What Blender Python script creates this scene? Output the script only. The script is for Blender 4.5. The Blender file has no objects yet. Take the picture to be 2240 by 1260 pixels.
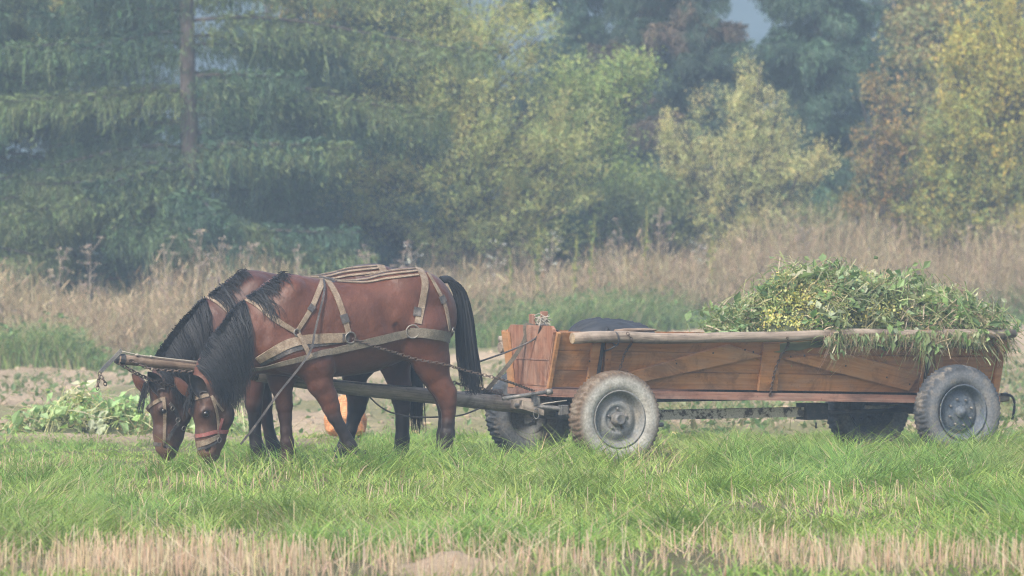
import bpy, bmesh, math, random
import numpy as np
from mathutils import Vector, Matrix
from mathutils.bvhtree import BVHTree

rng = np.random.default_rng(11)
random.seed(5)
SC = bpy.context.scene
COL = SC.collection
R = math.radians

# ------------------------------------------------------------------ camera
F, H, HZ, CX, CY = 9275.0, 1.9, 528.0, 1120.0, 630.0     # focal length in photo pixels, eye height, horizon row
TILT = math.atan((CY - HZ) / F)
cam_d = bpy.data.cameras.new('camera')
cam = bpy.data.objects.new('camera', cam_d)
COL.objects.link(cam)
cam.location = (0, 0, H)
cam.rotation_euler = (math.pi / 2 - TILT, 0, 0)
cam_d.sensor_width = 36
cam_d.lens = 36 * F / 2240
cam_d.clip_end = 3000
cam_d.dof.use_dof = True
cam_d.dof.focus_distance = 33.0
cam_d.dof.aperture_fstop = 3.0
SC.camera = cam

# ------------------------------------------------------------------ light
SUN_EL, SUN_AZ = 43, 208        # azimuth: compass from +Y clockwise; 180 = behind the camera
w = bpy.data.worlds.new('World')
SC.world = w
w.use_nodes = True
nt = w.node_tree
sky = nt.nodes.new('ShaderNodeTexSky')
sky.sky_type = 'NISHITA'
sky.sun_disc = False
sky.sun_elevation = R(SUN_EL)
sky.sun_rotation = R(SUN_AZ)
sky.dust_density = 3.0
sky.air_density = 1.3
nt.links.new(sky.outputs[0], nt.nodes['Background'].inputs[0])
nt.nodes['Background'].inputs[1].default_value = 0.15
sd = bpy.data.lights.new('sun', 'SUN')
sd.energy = 2.7
sd.angle = R(9)
sd.color = (1.0, 0.95, 0.87)
sun = bpy.data.objects.new('sun', sd)
COL.objects.link(sun)
sv = Vector((math.sin(R(SUN_AZ)) * math.cos(R(SUN_EL)), math.cos(R(SUN_AZ)) * math.cos(R(SUN_EL)), math.sin(R(SUN_EL))))
sun.rotation_euler = sv.to_track_quat('Z', 'Y').to_euler()
SC.view_settings.view_transform = 'Standard'
SC.view_settings.look = 'None'
SC.view_settings.exposure = 1.25
SC.view_settings.gamma = 1
cy = SC.cycles
cy.max_bounces = 6
cy.diffuse_bounces = 3
cy.glossy_bounces = 2
cy.transmission_bounces = 3
cy.volume_bounces = 0
cy.use_denoising = True
cy.filter_width = 1.1
try:
    cy.denoising_prefilter = 'NONE'
except Exception:
    pass
cy.caustics_reflective = False
cy.caustics_refractive = False
try:
    cy.denoiser = 'OPENIMAGEDENOISE'
    cy.denoising_input_passes = 'RGB_ALBEDO_NORMAL'
except Exception:
    pass


# ------------------------------------------------------------------ helpers
def ray(px, py):
    d = np.array([px - CX, 0, 0], float)
    u, f = CY - py, F
    c, s = math.cos(TILT), math.sin(TILT)
    d[1] = u * s + f * c
    d[2] = u * c - f * s
    return d / np.linalg.norm(d)


CAM = np.array([0, 0, H])


def at(px, py, Y):                         # the point seen at a photo pixel, Y metres away
    d = ray(px, py)
    return CAM + d * (Y / d[1])


class Frame:                               # a local frame: x to the rear (right), y away from the viewer, z up
    def __init__(s, P, psi):
        s.P = np.array(P, float)
        s.psi = psi
        c, q = math.cos(psi), math.sin(psi)
        s.M = np.array([[c, -q, 0], [q, c, 0], [0, 0, 1]])

    def px(s, px, py, y=0.0):              # pixel -> local point on the plane y = const
        d = ray(px, py) @ s.M
        o = (CAM - s.P) @ s.M
        return o + d * ((y - o[1]) / d[1])

    def loc(s, p):
        return (np.asarray(p) - s.P) @ s.M

    def world(s, p):
        return np.asarray(p) @ s.M.T + s.P

    def ray(s, px, py):
        return (CAM - s.P) @ s.M, ray(px, py) @ s.M


def noise2(x, y, seed=0, octaves=1, gain=0.5):
    x, y = np.asarray(x, float), np.asarray(y, float)
    out, amp, tot = 0, 1.0, 0
    for o in range(octaves):
        T = np.random.default_rng(seed * 31 + o).random((256, 256))
        xi, yi = np.floor(x).astype(int), np.floor(y).astype(int)
        fx, fy = x - xi, y - yi
        fx, fy = fx * fx * (3 - 2 * fx), fy * fy * (3 - 2 * fy)
        a, b = T[xi % 256, yi % 256], T[(xi + 1) % 256, yi % 256]
        c, d = T[xi % 256, (yi + 1) % 256], T[(xi + 1) % 256, (yi + 1) % 256]
        out = out + amp * ((a * (1 - fx) + b * fx) * (1 - fy) + (c * (1 - fx) + d * fx) * fy)
        tot += amp
        amp *= gain
        x, y = x * 2.03 + 11.3, y * 2.03 + 5.7
    return out / tot


def sstep(a, b, x):
    t = np.clip((np.asarray(x, float) - a) / (b - a), 0, 1)
    return t * t * (3 - 2 * t)


class MB:                                  # collects pieces and links them as ONE mesh object
    def __init__(s):
        s.v, s.f, s.g, s.c, s.n = [], [], [], [], 0

    def add(s, v, f, g=None, c=None):
        v = np.asarray(v, float).reshape(-1, 3)
        s.v.append(v)
        for q in (f if isinstance(f, list) else [f]):
            q = np.asarray(q, np.int64)
            if len(q):
                s.f.append(q + s.n)
        s.g.append(np.zeros((len(v), 3)) if g is None else np.asarray(g, float))
        if c is None:
            c = (1, 1, 1)
        c = np.asarray(c, float)
        s.c.append(np.broadcast_to(c, (len(v), 3)))
        s.n += len(v)
        return s

    def build(s, name, mat, parent=None, smooth=False, loc=None, rotz=None):
        me = bpy.data.meshes.new(name)
        v = np.concatenate(s.v)
        me.vertices.add(len(v))
        me.vertices.foreach_set('co', v.astype(np.float32).ravel())
        lens = np.concatenate([np.full(len(q), q.shape[1], np.int32) for q in s.f])
        loops = np.concatenate([q.ravel() for q in s.f]).astype(np.int32)
        starts = np.concatenate([[0], np.cumsum(lens)[:-1]]).astype(np.int32)
        me.loops.add(len(loops))
        me.loops.foreach_set('vertex_index', loops)
        me.polygons.add(len(lens))
        me.polygons.foreach_set('loop_start', starts)
        try:
            me.polygons.foreach_set('loop_total', lens)
        except Exception:
            pass
        me.polygons.foreach_set('use_smooth', np.full(len(lens), smooth))
        a = me.attributes.new('grain', 'FLOAT_VECTOR', 'POINT')
        a.data.foreach_set('vector', np.concatenate(s.g).astype(np.float32).ravel())
        c = np.concatenate(s.c)
        a = me.color_attributes.new('col', 'FLOAT_COLOR', 'POINT')
        a.data.foreach_set('color', np.concatenate([c, np.ones((len(c), 1))], 1).astype(np.float32).ravel())
        me.update(calc_edges=True)
        me.validate()
        me.materials.append(mat)
        o = bpy.data.objects.new(name, me)
        COL.objects.link(o)
        if parent is not None:
            o.parent = parent
        if loc is not None:
            o.location = loc
        if rotz is not None:
            o.rotation_euler.z = rotz
        return o

    # ---- shapes
    def slab(s, c4, t, seed=None, inset=0.004):   # plank from four corners (p00,p10,p11,p01), t along the normal
        p = np.asarray(c4, float)
        n = np.cross(p[1] - p[0], p[3] - p[0])
        n /= np.linalg.norm(n)
        c = p.mean(0)
        sm = p + (c - p) * (inset / np.linalg.norm(p - c, axis=1))[:, None] * 1.4
        e = inset if t > 0 else -inset
        lay = [sm, p + n * e, p + n * (t - e), sm + n * t]
        v = np.concatenate(lay)
        f = [[0, 3, 2, 1], [12, 13, 14, 15]]
        for k in range(3):
            for i in range(4):
                j = (i + 1) % 4
                f.append([k * 4 + i, k * 4 + j, k * 4 + 4 + j, k * 4 + 4 + i])
        f = np.array(f)
        if t < 0:
            f = f[:, ::-1]
        sd = rng.random() * 50 if seed is None else seed
        u = (p[1] - p[0]) / np.linalg.norm(p[1] - p[0])
        w_ = np.cross(n, u)
        g = np.stack([(v - p[0]) @ u, (v - p[0]) @ w_, (v - p[0]) @ n], 1) + sd
        return s.add(v, f, g)

    def box(s, lo, hi, seed=None, inset=0.004):
        lo, hi = np.array(lo, float), np.array(hi, float)
        p = [(lo[0], lo[1], lo[2]), (hi[0], lo[1], lo[2]), (hi[0], lo[1], hi[2]), (lo[0], lo[1], hi[2])]
        return s.slab(p, -(hi[1] - lo[1]), seed, inset)      # normal of p points to -y

    def bar(s, a, b, wd, th, up=(0, 0, 1)):   # square bar between two points
        a, b, up = np.array(a, float), np.array(b, float), np.array(up, float)
        d = (b - a) / np.linalg.norm(b - a)
        x = np.cross(d, up)
        x /= np.linalg.norm(x)
        z = np.cross(x, d)
        q = [a - z * wd / 2 - x * th / 2, b - z * wd / 2 - x * th / 2, b + z * wd / 2 - x * th / 2, a + z * wd / 2 - x * th / 2]
        return s.slab(q, -th if np.dot(np.cross(q[1] - q[0], q[3] - q[0]), x) < 0 else th)

    def tube(s, pts, r, n=10, cap=True, wob=0.0, col=None):
        pts = np.asarray(pts, float)
        m = len(pts)
        r = np.broadcast_to(np.asarray(r, float), (m,))
        t = np.gradient(pts, axis=0)
        t /= np.linalg.norm(t, axis=1)[:, None] + 1e-9
        ref = np.array([0, 0, 1.0]) if abs(t[:, 2]).mean() < 0.8 else np.array([1.0, 0, 0])
        x = np.cross(t, ref)
        x /= np.linalg.norm(x, axis=1)[:, None] + 1e-9
        y = np.cross(x, t)
        th = np.linspace(0, 2 * np.pi, n, endpoint=False)
        rr = r[:, None] * (1 + wob * (rng.random((m, n)) - 0.5))
        v = pts[:, None] + x[:, None] * (np.cos(th) * rr)[..., None] + y[:, None] * (np.sin(th) * rr)[..., None]
        i = np.arange(m - 1)[:, None] * n
        j = np.arange(n)
        k = (j + 1) % n
        f = np.stack([i + j, i + k, i + n + k, i + n + j], -1).reshape(-1, 4)
        L = np.concatenate([[0], np.cumsum(np.linalg.norm(np.diff(pts, axis=0), axis=1))])
        sd = rng.random() * 50
        g = np.stack([np.repeat(L[:, None], n, 1) + sd, np.broadcast_to(np.cos(th), (m, n)) * r[:, None] + sd,
                      np.broadcast_to(np.sin(th), (m, n)) * r[:, None]], -1).reshape(-1, 3)
        v = v.reshape(-1, 3)
        fs = [f]
        if cap:
            v = np.concatenate([v, pts[:1], pts[-1:]])
            g = np.concatenate([g, g[:1], g[-1:]])
            a, b = m * n, m * n + 1
            fs.append(np.stack([np.full(n, a), k, j], 1))
            fs.append(np.stack([np.full(n, b), (m - 1) * n + j, (m - 1) * n + k], 1))
        return s.add(v, fs, g, col)

    def lathe(s, prof, n=48, c=(0, 0, 0), axis='y', disp=None, col=None):   # prof: (radius, along-axis)
        prof = np.asarray(prof, float)
        th = np.linspace(0, 2 * np.pi, n, endpoint=False)
        rr = np.repeat(prof[:, :1], n, 1)
        if disp is not None:
            rr = rr + disp(prof, th)
        v = np.stack([rr * np.cos(th), np.repeat(prof[:, 1:], n, 1), rr * np.sin(th)], -1)
        m = len(prof)
        i = np.arange(m - 1)[:, None] * n
        j = np.arange(n)
        k = (j + 1) % n
        f = np.stack([i + j, i + k, i + n + k, i + n + j], -1).reshape(-1, 4)
        v = v.reshape(-1, 3)
        if axis == 'z':
            v = v[:, [0, 2, 1]]
            f = f[:, ::-1]
        if col is not None:
            col = col(prof, th).reshape(-1, 3)
        return s.add(v + np.array(c), f, v.copy(), col)

    def ring(s, c, rad, r, axis, n=20, m=6, squash=1.0, up=None):    # torus (rings, chain links)
        axis = np.array(axis, float)
        axis /= np.linalg.norm(axis)
        ref = np.array([0, 0, 1.0]) if up is None else np.array(up, float)
        x = ref - axis * np.dot(ref, axis)
        if np.linalg.norm(x) < 1e-3:
            x = np.array([1.0, 0, 0]) - axis * axis[0]
        x /= np.linalg.norm(x)
        y = np.cross(axis, x)
        a = np.linspace(0, 2 * np.pi, n, endpoint=False)
        b = np.linspace(0, 2 * np.pi, m, endpoint=False)
        d = x * np.cos(a)[:, None] + y * (np.sin(a) * squash)[:, None]
        cen = np.array(c) + d * rad
        v = cen[:, None] + d[:, None] * (np.cos(b) * r)[None, :, None] + axis * (np.sin(b) * r)[None, :, None]
        i = np.arange(n)[:, None]
        j = np.arange(m)
        f = np.stack([i * m + j, ((i + 1) % n) * m + j, ((i + 1) % n) * m + (j + 1) % m, i * m + (j + 1) % m], -1).reshape(-1, 4)
        return s.add(v.reshape(-1, 3), f)

    def chain(s, pts, link=0.05, r=0.006):
        P = resample(pts, step=link * 0.74)
        for i in range(len(P) - 1):
            d = P[i + 1] - P[i]
            d /= np.linalg.norm(d)
            a = np.cross(d, [0.3, 1, 0.2]) if i % 2 else np.cross(d, np.cross(d, [0.3, 1, 0.2]))
            s.ring((P[i] + P[i + 1]) / 2, link / 2, r, a, 12, 5, 0.6, up=d)
        return s

    def ball(s, c, r, n=12, col=None, sc=(1, 1, 1)):
        th = np.linspace(0.02, np.pi - 0.02, n)
        ph = np.linspace(0, 2 * np.pi, 2 * n, endpoint=False)
        v = np.stack([np.sin(th)[:, None] * np.cos(ph), np.sin(th)[:, None] * np.sin(ph), np.repeat(np.cos(th)[:, None], 2 * n, 1)], -1)
        m = 2 * n
        i = np.arange(n - 1)[:, None] * m
        j = np.arange(m)
        f = np.stack([i + j, i + m + j, i + m + (j + 1) % m, i + (j + 1) % m], -1).reshape(-1, 4)
        return s.add(v.reshape(-1, 3) * r * np.array(sc) + np.array(c), f, v.reshape(-1, 3) * r, col)


def resample(pts, n=None, step=None):      # smooth curve through the points
    p = np.asarray(pts, float)
    if len(p) > 2:
        q = []
        e = np.concatenate([[2 * p[0] - p[1]], p, [2 * p[-1] - p[-2]]])
        for i in range(len(p) - 1):
            a, b, c, d = e[i:i + 4]
            t = np.linspace(0, 1, 12, endpoint=False)[:, None]
            q.append(0.5 * ((2 * b) + (c - a) * t + (2 * a - 5 * b + 4 * c - d) * t ** 2 + (3 * b - a - 3 * c + d) * t ** 3))
        p = np.concatenate(q + [p[-1:]])
    L = np.concatenate([[0], np.cumsum(np.linalg.norm(np.diff(p, axis=0), axis=1))])
    if n is None:
        n = max(2, int(round(L[-1] / step)) + 1)
    s = np.linspace(0, L[-1], n)
    return np.stack([np.interp(s, L, p[:, i]) for i in range(p.shape[1])], 1)


def tag(o, label=None, cat=None, group=None, kind=None):
    if label:
        o['label'] = label
    if cat:
        o['category'] = cat
    if group:
        o['group'] = group
    if kind:
        o['kind'] = kind
    return o


def empty(name, loc=(0, 0, 0), rotz=0.0):
    o = bpy.data.objects.new(name, None)
    COL.objects.link(o)
    o.empty_display_size = 0.2
    o.location = loc
    o.rotation_euler.z = rotz
    return o


# ------------------------------------------------------------------ materials
def newmat(name):
    m = bpy.data.materials.new(name)
    m.use_nodes = True
    return m, m.node_tree, m.node_tree.nodes['Principled BSDF']


def N(nt, t, **kw):
    n = nt.nodes.new(t)
    for k, v in kw.items():
        if k in n.inputs:
            n.inputs[k].default_value = v
        else:
            setattr(n, k, v)
    return n


def attr(nt, name):
    n = nt.nodes.new('ShaderNodeAttribute')
    n.attribute_name = name
    return n


def ramp(nt, stops):
    n = nt.nodes.new('ShaderNodeValToRGB')
    e = n.color_ramp.elements
    while len(e) < len(stops):
        e.new(0.5)
    for q, (p, c) in zip(e, stops):
        q.position = p
        q.color = (*c, 1)
    return n


def mulcol(nt, a, b, fac=1.0, mode='MULTIPLY'):
    n = nt.nodes.new('ShaderNodeMix')
    n.data_type = 'RGBA'
    n.blend_type = mode
    if hasattr(fac, 'links') or hasattr(fac, 'is_linked'):
        nt.links.new(fac, n.inputs[0])
    else:
        n.inputs[0].default_value = fac
    for s, i in ((a, 6), (b, 7)):
        if hasattr(s, 'is_linked'):
            nt.links.new(s, n.inputs[i])
        else:
            n.inputs[i].default_value = (*s, 1)
    return n.outputs[2]


def bump(nt, bsdf, h, strength=0.3, dist=0.01):
    b = nt.nodes.new('ShaderNodeBump')
    b.inputs['Strength'].default_value = strength
    b.inputs['Distance'].default_value = dist
    nt.links.new(h, b.inputs['Height'])
    nt.links.new(b.outputs[0], bsdf.inputs['Normal'])


def leafmat(name, transl=0.35, rough=0.55, nscale=40, namp=0.25):
    m, nt, b = newmat(name)
    a = attr(nt, 'col')
    tc = nt.nodes.new('ShaderNodeTexCoord')
    no = N(nt, 'ShaderNodeTexNoise', Scale=nscale, Detail=2.0)
    nt.links.new(tc.outputs['Object'], no.inputs['Vector'])
    rp = ramp(nt, [(0.3, (1 - namp,) * 3), (0.7, (1 + namp,) * 3)])
    nt.links.new(no.outputs[0], rp.inputs[0])
    c = mulcol(nt, a.outputs['Color'], rp.outputs[0])
    nt.links.new(c, b.inputs['Base Color'])
    b.inputs['Roughness'].default_value = rough
    b.inputs['Specular IOR Level'].default_value = 0.25
    if transl > 0:
        tr = nt.nodes.new('ShaderNodeBsdfTranslucent')
        c2 = mulcol(nt, c, (1.1, 1.15, 0.6))
        nt.links.new(c2, tr.inputs[0])
        mx = nt.nodes.new('ShaderNodeMixShader')
        mx.inputs[0].default_value = transl
        nt.links.new(b.outputs[0], mx.inputs[1])
        nt.links.new(tr.outputs[0], mx.inputs[2])
        nt.links.new(mx.outputs[0], nt.nodes['Material Output'].inputs[0])
    return m


def woodmat(name, lo, mid, hi, rough=0.7, stretch=(2.0, 55.0, 55.0), dirt=(0.12, 0.10, 0.085), dirtamt=0.45, bstr=0.35, rings=0.0):
    m, nt, b = newmat(name)
    g = attr(nt, 'grain')
    mp = nt.nodes.new('ShaderNodeMapping')
    mp.inputs['Scale'].default_value = stretch
    nt.links.new(g.outputs['Vector'], mp.inputs[0])
    no = N(nt, 'ShaderNodeTexNoise', Scale=1.0, Detail=5.0, Roughness=0.65, Distortion=0.6)
    nt.links.new(mp.outputs[0], no.inputs['Vector'])
    rp = ramp(nt, [(0.28, lo), (0.5, mid), (0.75, hi)])
    nt.links.new(no.outputs[0], rp.inputs[0])
    n2 = N(nt, 'ShaderNodeTexNoise', Scale=4.0, Detail=5.0, Roughness=0.7)
    mp2 = nt.nodes.new('ShaderNodeMapping')
    mp2.inputs['Scale'].default_value = (0.6, 1.6, 1.6)
    nt.links.new(g.outputs['Vector'], mp2.inputs[0])
    nt.links.new(mp2.outputs[0], n2.inputs['Vector'])
    r2 = ramp(nt, [(0.42, (0, 0, 0)), (0.68, (dirtamt,) * 3)])
    nt.links.new(n2.outputs[0], r2.inputs[0])
    sp = N(nt, 'ShaderNodeTexNoise', Scale=38.0, Detail=2.0)
    nt.links.new(g.outputs['Vector'], sp.inputs['Vector'])
    r3 = ramp(nt, [(0.70, (1, 1, 1)), (0.76, (0.45, 0.42, 0.4))])
    nt.links.new(sp.outputs[0], r3.inputs[0])
    c = mulcol(nt, rp.outputs[0], dirt, r2.outputs[0], 'MIX')
    c = mulcol(nt, c, r3.outputs[0])
    n4 = N(nt, 'ShaderNodeTexNoise', Scale=2.3, Detail=6.0, Roughness=0.75, Distortion=1.0)
    nt.links.new(g.outputs['Vector'], n4.inputs['Vector'])
    r4 = ramp(nt, [(0.38, (0.62, 0.6, 0.6)), (0.5, (1, 1, 1)), (0.66, (1.12, 1.12, 1.15))])
    nt.links.new(n4.outputs[0], r4.inputs[0])
    c = mulcol(nt, c, r4.outputs[0])
    nt.links.new(c, b.inputs['Base Color'])
    b.inputs['Roughness'].default_value = rough
    b.inputs['Specular IOR Level'].default_value = 0.3
    bump(nt, b, no.outputs[0], bstr, 0.006)
    return m


def dirtmat(name, base, dirt, scale=9.0, lo=0.4, hi=0.65, rough=0.7, metal=0.0, bstr=0.3, usecol=False):
    m, nt, b = newmat(name)
    tc = nt.nodes.new('ShaderNodeTexCoord')
    no = N(nt, 'ShaderNodeTexNoise', Scale=scale, Detail=6.0, Roughness=0.68)
    nt.links.new(tc.outputs['Object'], no.inputs['Vector'])
    rp = ramp(nt, [(lo, (0, 0, 0)), (hi, (1, 1, 1))])
    nt.links.new(no.outputs[0], rp.inputs[0])
    src = base
    if usecol:
        src = attr(nt, 'col').outputs['Color']
    c = mulcol(nt, src, dirt, rp.outputs[0], 'MIX')
    n2 = N(nt, 'ShaderNodeTexNoise', Scale=scale * 7, Detail=3.0)
    nt.links.new(tc.outputs['Object'], n2.inputs['Vector'])
    r2 = ramp(nt, [(0.3, (0.7,) * 3), (0.7, (1.25,) * 3)])
    nt.links.new(n2.outputs[0], r2.inputs[0])
    c = mulcol(nt, c, r2.outputs[0])
    nt.links.new(c, b.inputs['Base Color'])
    b.inputs['Roughness'].default_value = rough
    b.inputs['Metallic'].default_value = metal
    b.inputs['Specular IOR Level'].default_value = 0.3
    bump(nt, b, n2.outputs[0], bstr, 0.006)
    return m


def coatmat(name):
    m, nt, b = newmat(name)
    a = attr(nt, 'col')
    tc = nt.nodes.new('ShaderNodeTexCoord')
    mp = nt.nodes.new('ShaderNodeMapping')
    mp.inputs['Scale'].default_value = (60, 60, 22)
    nt.links.new(tc.outputs['Object'], mp.inputs[0])
    no = N(nt, 'ShaderNodeTexNoise', Scale=2.2, Detail=4.0, Roughness=0.7)
    nt.links.new(mp.outputs[0], no.inputs['Vector'])
    rp = ramp(nt, [(0.25, (0.72,) * 3), (0.75, (1.25,) * 3)])
    nt.links.new(no.outputs[0], rp.inputs[0])
    n2 = N(nt, 'ShaderNodeTexNoise', Scale=5.0, Detail=4.0, Roughness=0.6)
    nt.links.new(tc.outputs['Object'], n2.inputs['Vector'])
    r2 = ramp(nt, [(0.3, (0.68, 0.64, 0.62)), (0.55, (1.0, 1.0, 1.0)), (0.75, (1.25, 1.27, 1.3))])
    nt.links.new(n2.outputs[0], r2.inputs[0])
    c = mulcol(nt, a.outputs['Color'], rp.outputs[0])
    c = mulcol(nt, c, r2.outputs[0])
    nt.links.new(c, b.inputs['Base Color'])
    b.inputs['Roughness'].default_value = 0.5
    b.inputs['Specular IOR Level'].default_value = 0.28
    b.inputs['Sheen Weight'].default_value = 0.03
    b.inputs['Sheen Roughness'].default_value = 0.4
    n3 = N(nt, 'ShaderNodeTexNoise', Scale=9.0, Detail=3.0, Roughness=0.5)
    nt.links.new(tc.outputs['Object'], n3.inputs['Vector'])
    ad = nt.nodes.new('ShaderNodeMath')
    ad.operation = 'MULTIPLY_ADD'
    ad.inputs[1].default_value = 0.12
    nt.links.new(no.outputs[0], ad.inputs[0])
    nt.links.new(n3.outputs[0], ad.inputs[2])
    bump(nt, b, ad.outputs[0], 0.5, 0.03)
    return m


def plain(name, col, rough=0.6, metal=0.0, namp=0.2, scale=60):
    m, nt, b = newmat(name)
    tc = nt.nodes.new('ShaderNodeTexCoord')
    no = N(nt, 'ShaderNodeTexNoise', Scale=scale, Detail=3.0)
    nt.links.new(tc.outputs['Object'], no.inputs['Vector'])
    rp = ramp(nt, [(0.3, tuple(x * (1 - namp) for x in col)), (0.7, tuple(x * (1 + namp) for x in col))])
    nt.links.new(no.outputs[0], rp.inputs[0])
    nt.links.new(rp.outputs[0], b.inputs['Base Color'])
    b.inputs['Roughness'].default_value = rough
    b.inputs['Metallic'].default_value = metal
    return m


M_LEAF = leafmat('leaf')
M_NEEDLE = leafmat('needles', 0.15)
M_GRASS = leafmat('grass_blade', 0.4, 0.5, 6, 0.12)
M_DRY = leafmat('dry_stem', 0.2, 0.7, 6, 0.15)
M_BARK = woodmat('bark', (0.018, 0.015, 0.013), (0.045, 0.037, 0.034), (0.085, 0.068, 0.066), 0.9, (14, 30, 30))
M_SIDE = woodmat('stained_board', (0.18, 0.07, 0.02), (0.265, 0.115, 0.036), (0.34, 0.165, 0.062), 0.65, (1.2, 26, 26), dirt=(0.2, 0.15, 0.115), dirtamt=0.55, bstr=0.12)
M_BRACE = woodmat('pale_stained_board', (0.20, 0.085, 0.028), (0.28, 0.13, 0.046), (0.35, 0.18, 0.078), 0.65, (1.2, 26, 26), dirt=(0.2, 0.15, 0.11), dirtamt=0.55, bstr=0.12)
M_FRONT = woodmat('worn_board', (0.13, 0.05, 0.026), (0.20, 0.088, 0.05), (0.29, 0.165, 0.115), 0.75, stretch=(1.6, 30, 30), dirt=(0.30, 0.21, 0.16), dirtamt=0.6)
M_SILL = woodmat('dusty_sill', (0.13, 0.055, 0.035), (0.22, 0.11, 0.075), (0.3, 0.19, 0.145), 0.8, dirtamt=0.5)
M_LOG = woodmat('weathered_log', (0.085, 0.065, 0.048), (0.22, 0.175, 0.135), (0.33, 0.275, 0.22), 0.85, (2.5, 45, 45), dirt=(0.15, 0.11, 0.085), dirtamt=0.55, bstr=0.6)
M_POLE = woodmat('grey_pole', (0.12, 0.10, 0.08), (0.25, 0.205, 0.16), (0.36, 0.305, 0.25), 0.85, (3.0, 60, 60), dirt=(0.07, 0.055, 0.045), dirtamt=0.5, bstr=0.6)
M_POLEF = woodmat('brown_pole', (0.12, 0.08, 0.055), (0.22, 0.155, 0.11), (0.32, 0.245, 0.18), 0.8, (3.0, 60, 60), dirt=(0.11, 0.08, 0.06), dirtamt=0.5, bstr=0.5)
M_END = woodmat('cut_log_end', (0.24, 0.17, 0.10), (0.36, 0.27, 0.17), (0.44, 0.35, 0.24), 0.85, (25, 25, 25))
M_TYRE = dirtmat('tyre', None, (0.20, 0.17, 0.135), 7, 0.5, 0.74, 0.85, bstr=0.5, usecol=True)
M_RIMF = dirtmat('dusty_rim', (0.14, 0.145, 0.145), (0.19, 0.17, 0.14), 8, 0.4, 0.7, 0.7, 0.0)
M_RIMR = dirtmat('blue_grey_rim', (0.06, 0.075, 0.095), (0.12, 0.12, 0.115), 8, 0.45, 0.72, 0.65, 0.0)
M_IRON = dirtmat('dirty_iron', (0.10, 0.10, 0.10), (0.20, 0.18, 0.155), 12, 0.42, 0.65, 0.6, 0.3)
M_DARKIRON = dirtmat('dark_iron', (0.025, 0.025, 0.028), (0.10, 0.085, 0.07), 12, 0.5, 0.75, 0.55, 0.2)
M_PAINTED = dirtmat('peeling_beam', (0.07, 0.055, 0.045), (0.42, 0.38, 0.32), 14, 0.42, 0.5, 0.75, 0.0)
M_CHAIN = dirtmat('rusty_chain', (0.075, 0.055, 0.045), (0.14, 0.10, 0.075), 30, 0.4, 0.7, 0.55, 0.4)
M_STRAP = dirtmat('worn_harness_leather', (0.13, 0.09, 0.058), (0.225, 0.178, 0.13), 16, 0.38, 0.66, 0.7)
M_STRAPD = dirtmat('dark_leather', (0.045, 0.04, 0.04), (0.14, 0.12, 0.105), 14, 0.45, 0.75, 0.6)
M_GREYSTRAP = dirtmat('grey_webbing', (0.09, 0.075, 0.056), (0.15, 0.128, 0.098), 14, 0.4, 0.7, 0.8)
M_RED = dirtmat('red_noseband', (0.17, 0.052, 0.045), (0.2, 0.12, 0.095), 30, 0.5, 0.8, 0.7)
M_RING = dirtmat('iron_ring', (0.16, 0.145, 0.13), (0.2, 0.17, 0.14), 30, 0.4, 0.7, 0.4, 0.6)
M_ROPE = dirtmat('rope', (0.26, 0.23, 0.185), (0.34, 0.31, 0.26), 40, 0.4, 0.7, 0.9)
M_HAIR = leafmat('black_hair', 0.0, 0.6, 25, 0.35)
M_COAT = coatmat('bay_coat')
M_EYE = plain('eye', (0.006, 0.0045, 0.0045), 0.28)
M_TARP = plain('black_cloth', (0.014, 0.016, 0.021), 0.75, 0, 0.4, 9)
M_SACK = leafmat('orange_net', 0.15, 0.6, 45, 0.35)
# ------------------------------------------------------------------ ground
def edge_far(X):                            # where the ploughed strip ends and the weeds begin
    return 61 + 11 * sstep(-6.5, 4.5, X) + 1.2 * (noise2(np.asarray(X) * 0.6, np.asarray(X) * 0 + 3.3, 77, 2) - 0.5)


def gz(X, Y):
    X, Y = np.asarray(X, float), np.asarray(Y, float)
    z = 0.42 * sstep(44, 70, Y) * sstep(-5, 4.5, X)
    z = z + 0.05 * (noise2(X * 0.35 + 9, Y * 0.35, 3, 2) - 0.5)
    pl = sstep(39.3, 41.5, Y + 0.8 * (noise2(X * 0.8, Y * 0.3, 8) - 0.5)) * sstep(74, 71, Y)
    z = z + pl * (0.16 * (noise2(X * 1.6, Y * 1.1, 5, 3) - 0.5) + 0.05 * np.sin(Y * 2.2 + 1.5 * noise2(X * 0.3, Y * 0.3, 9)))
    z = z + pl * 0.10 * np.clip(noise2(X * 7, Y * 5, 6, 3) - 0.45, 0, 1)
    md = np.hypot((X + 0.34) / 0.25, (Y - 24.42) / 0.45)
    z = z + 0.105 * np.exp(-md ** 2 * 1.6) * (0.5 + 1.0 * noise2(X * 12, Y * 12, 15, 3))
    return z


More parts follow.
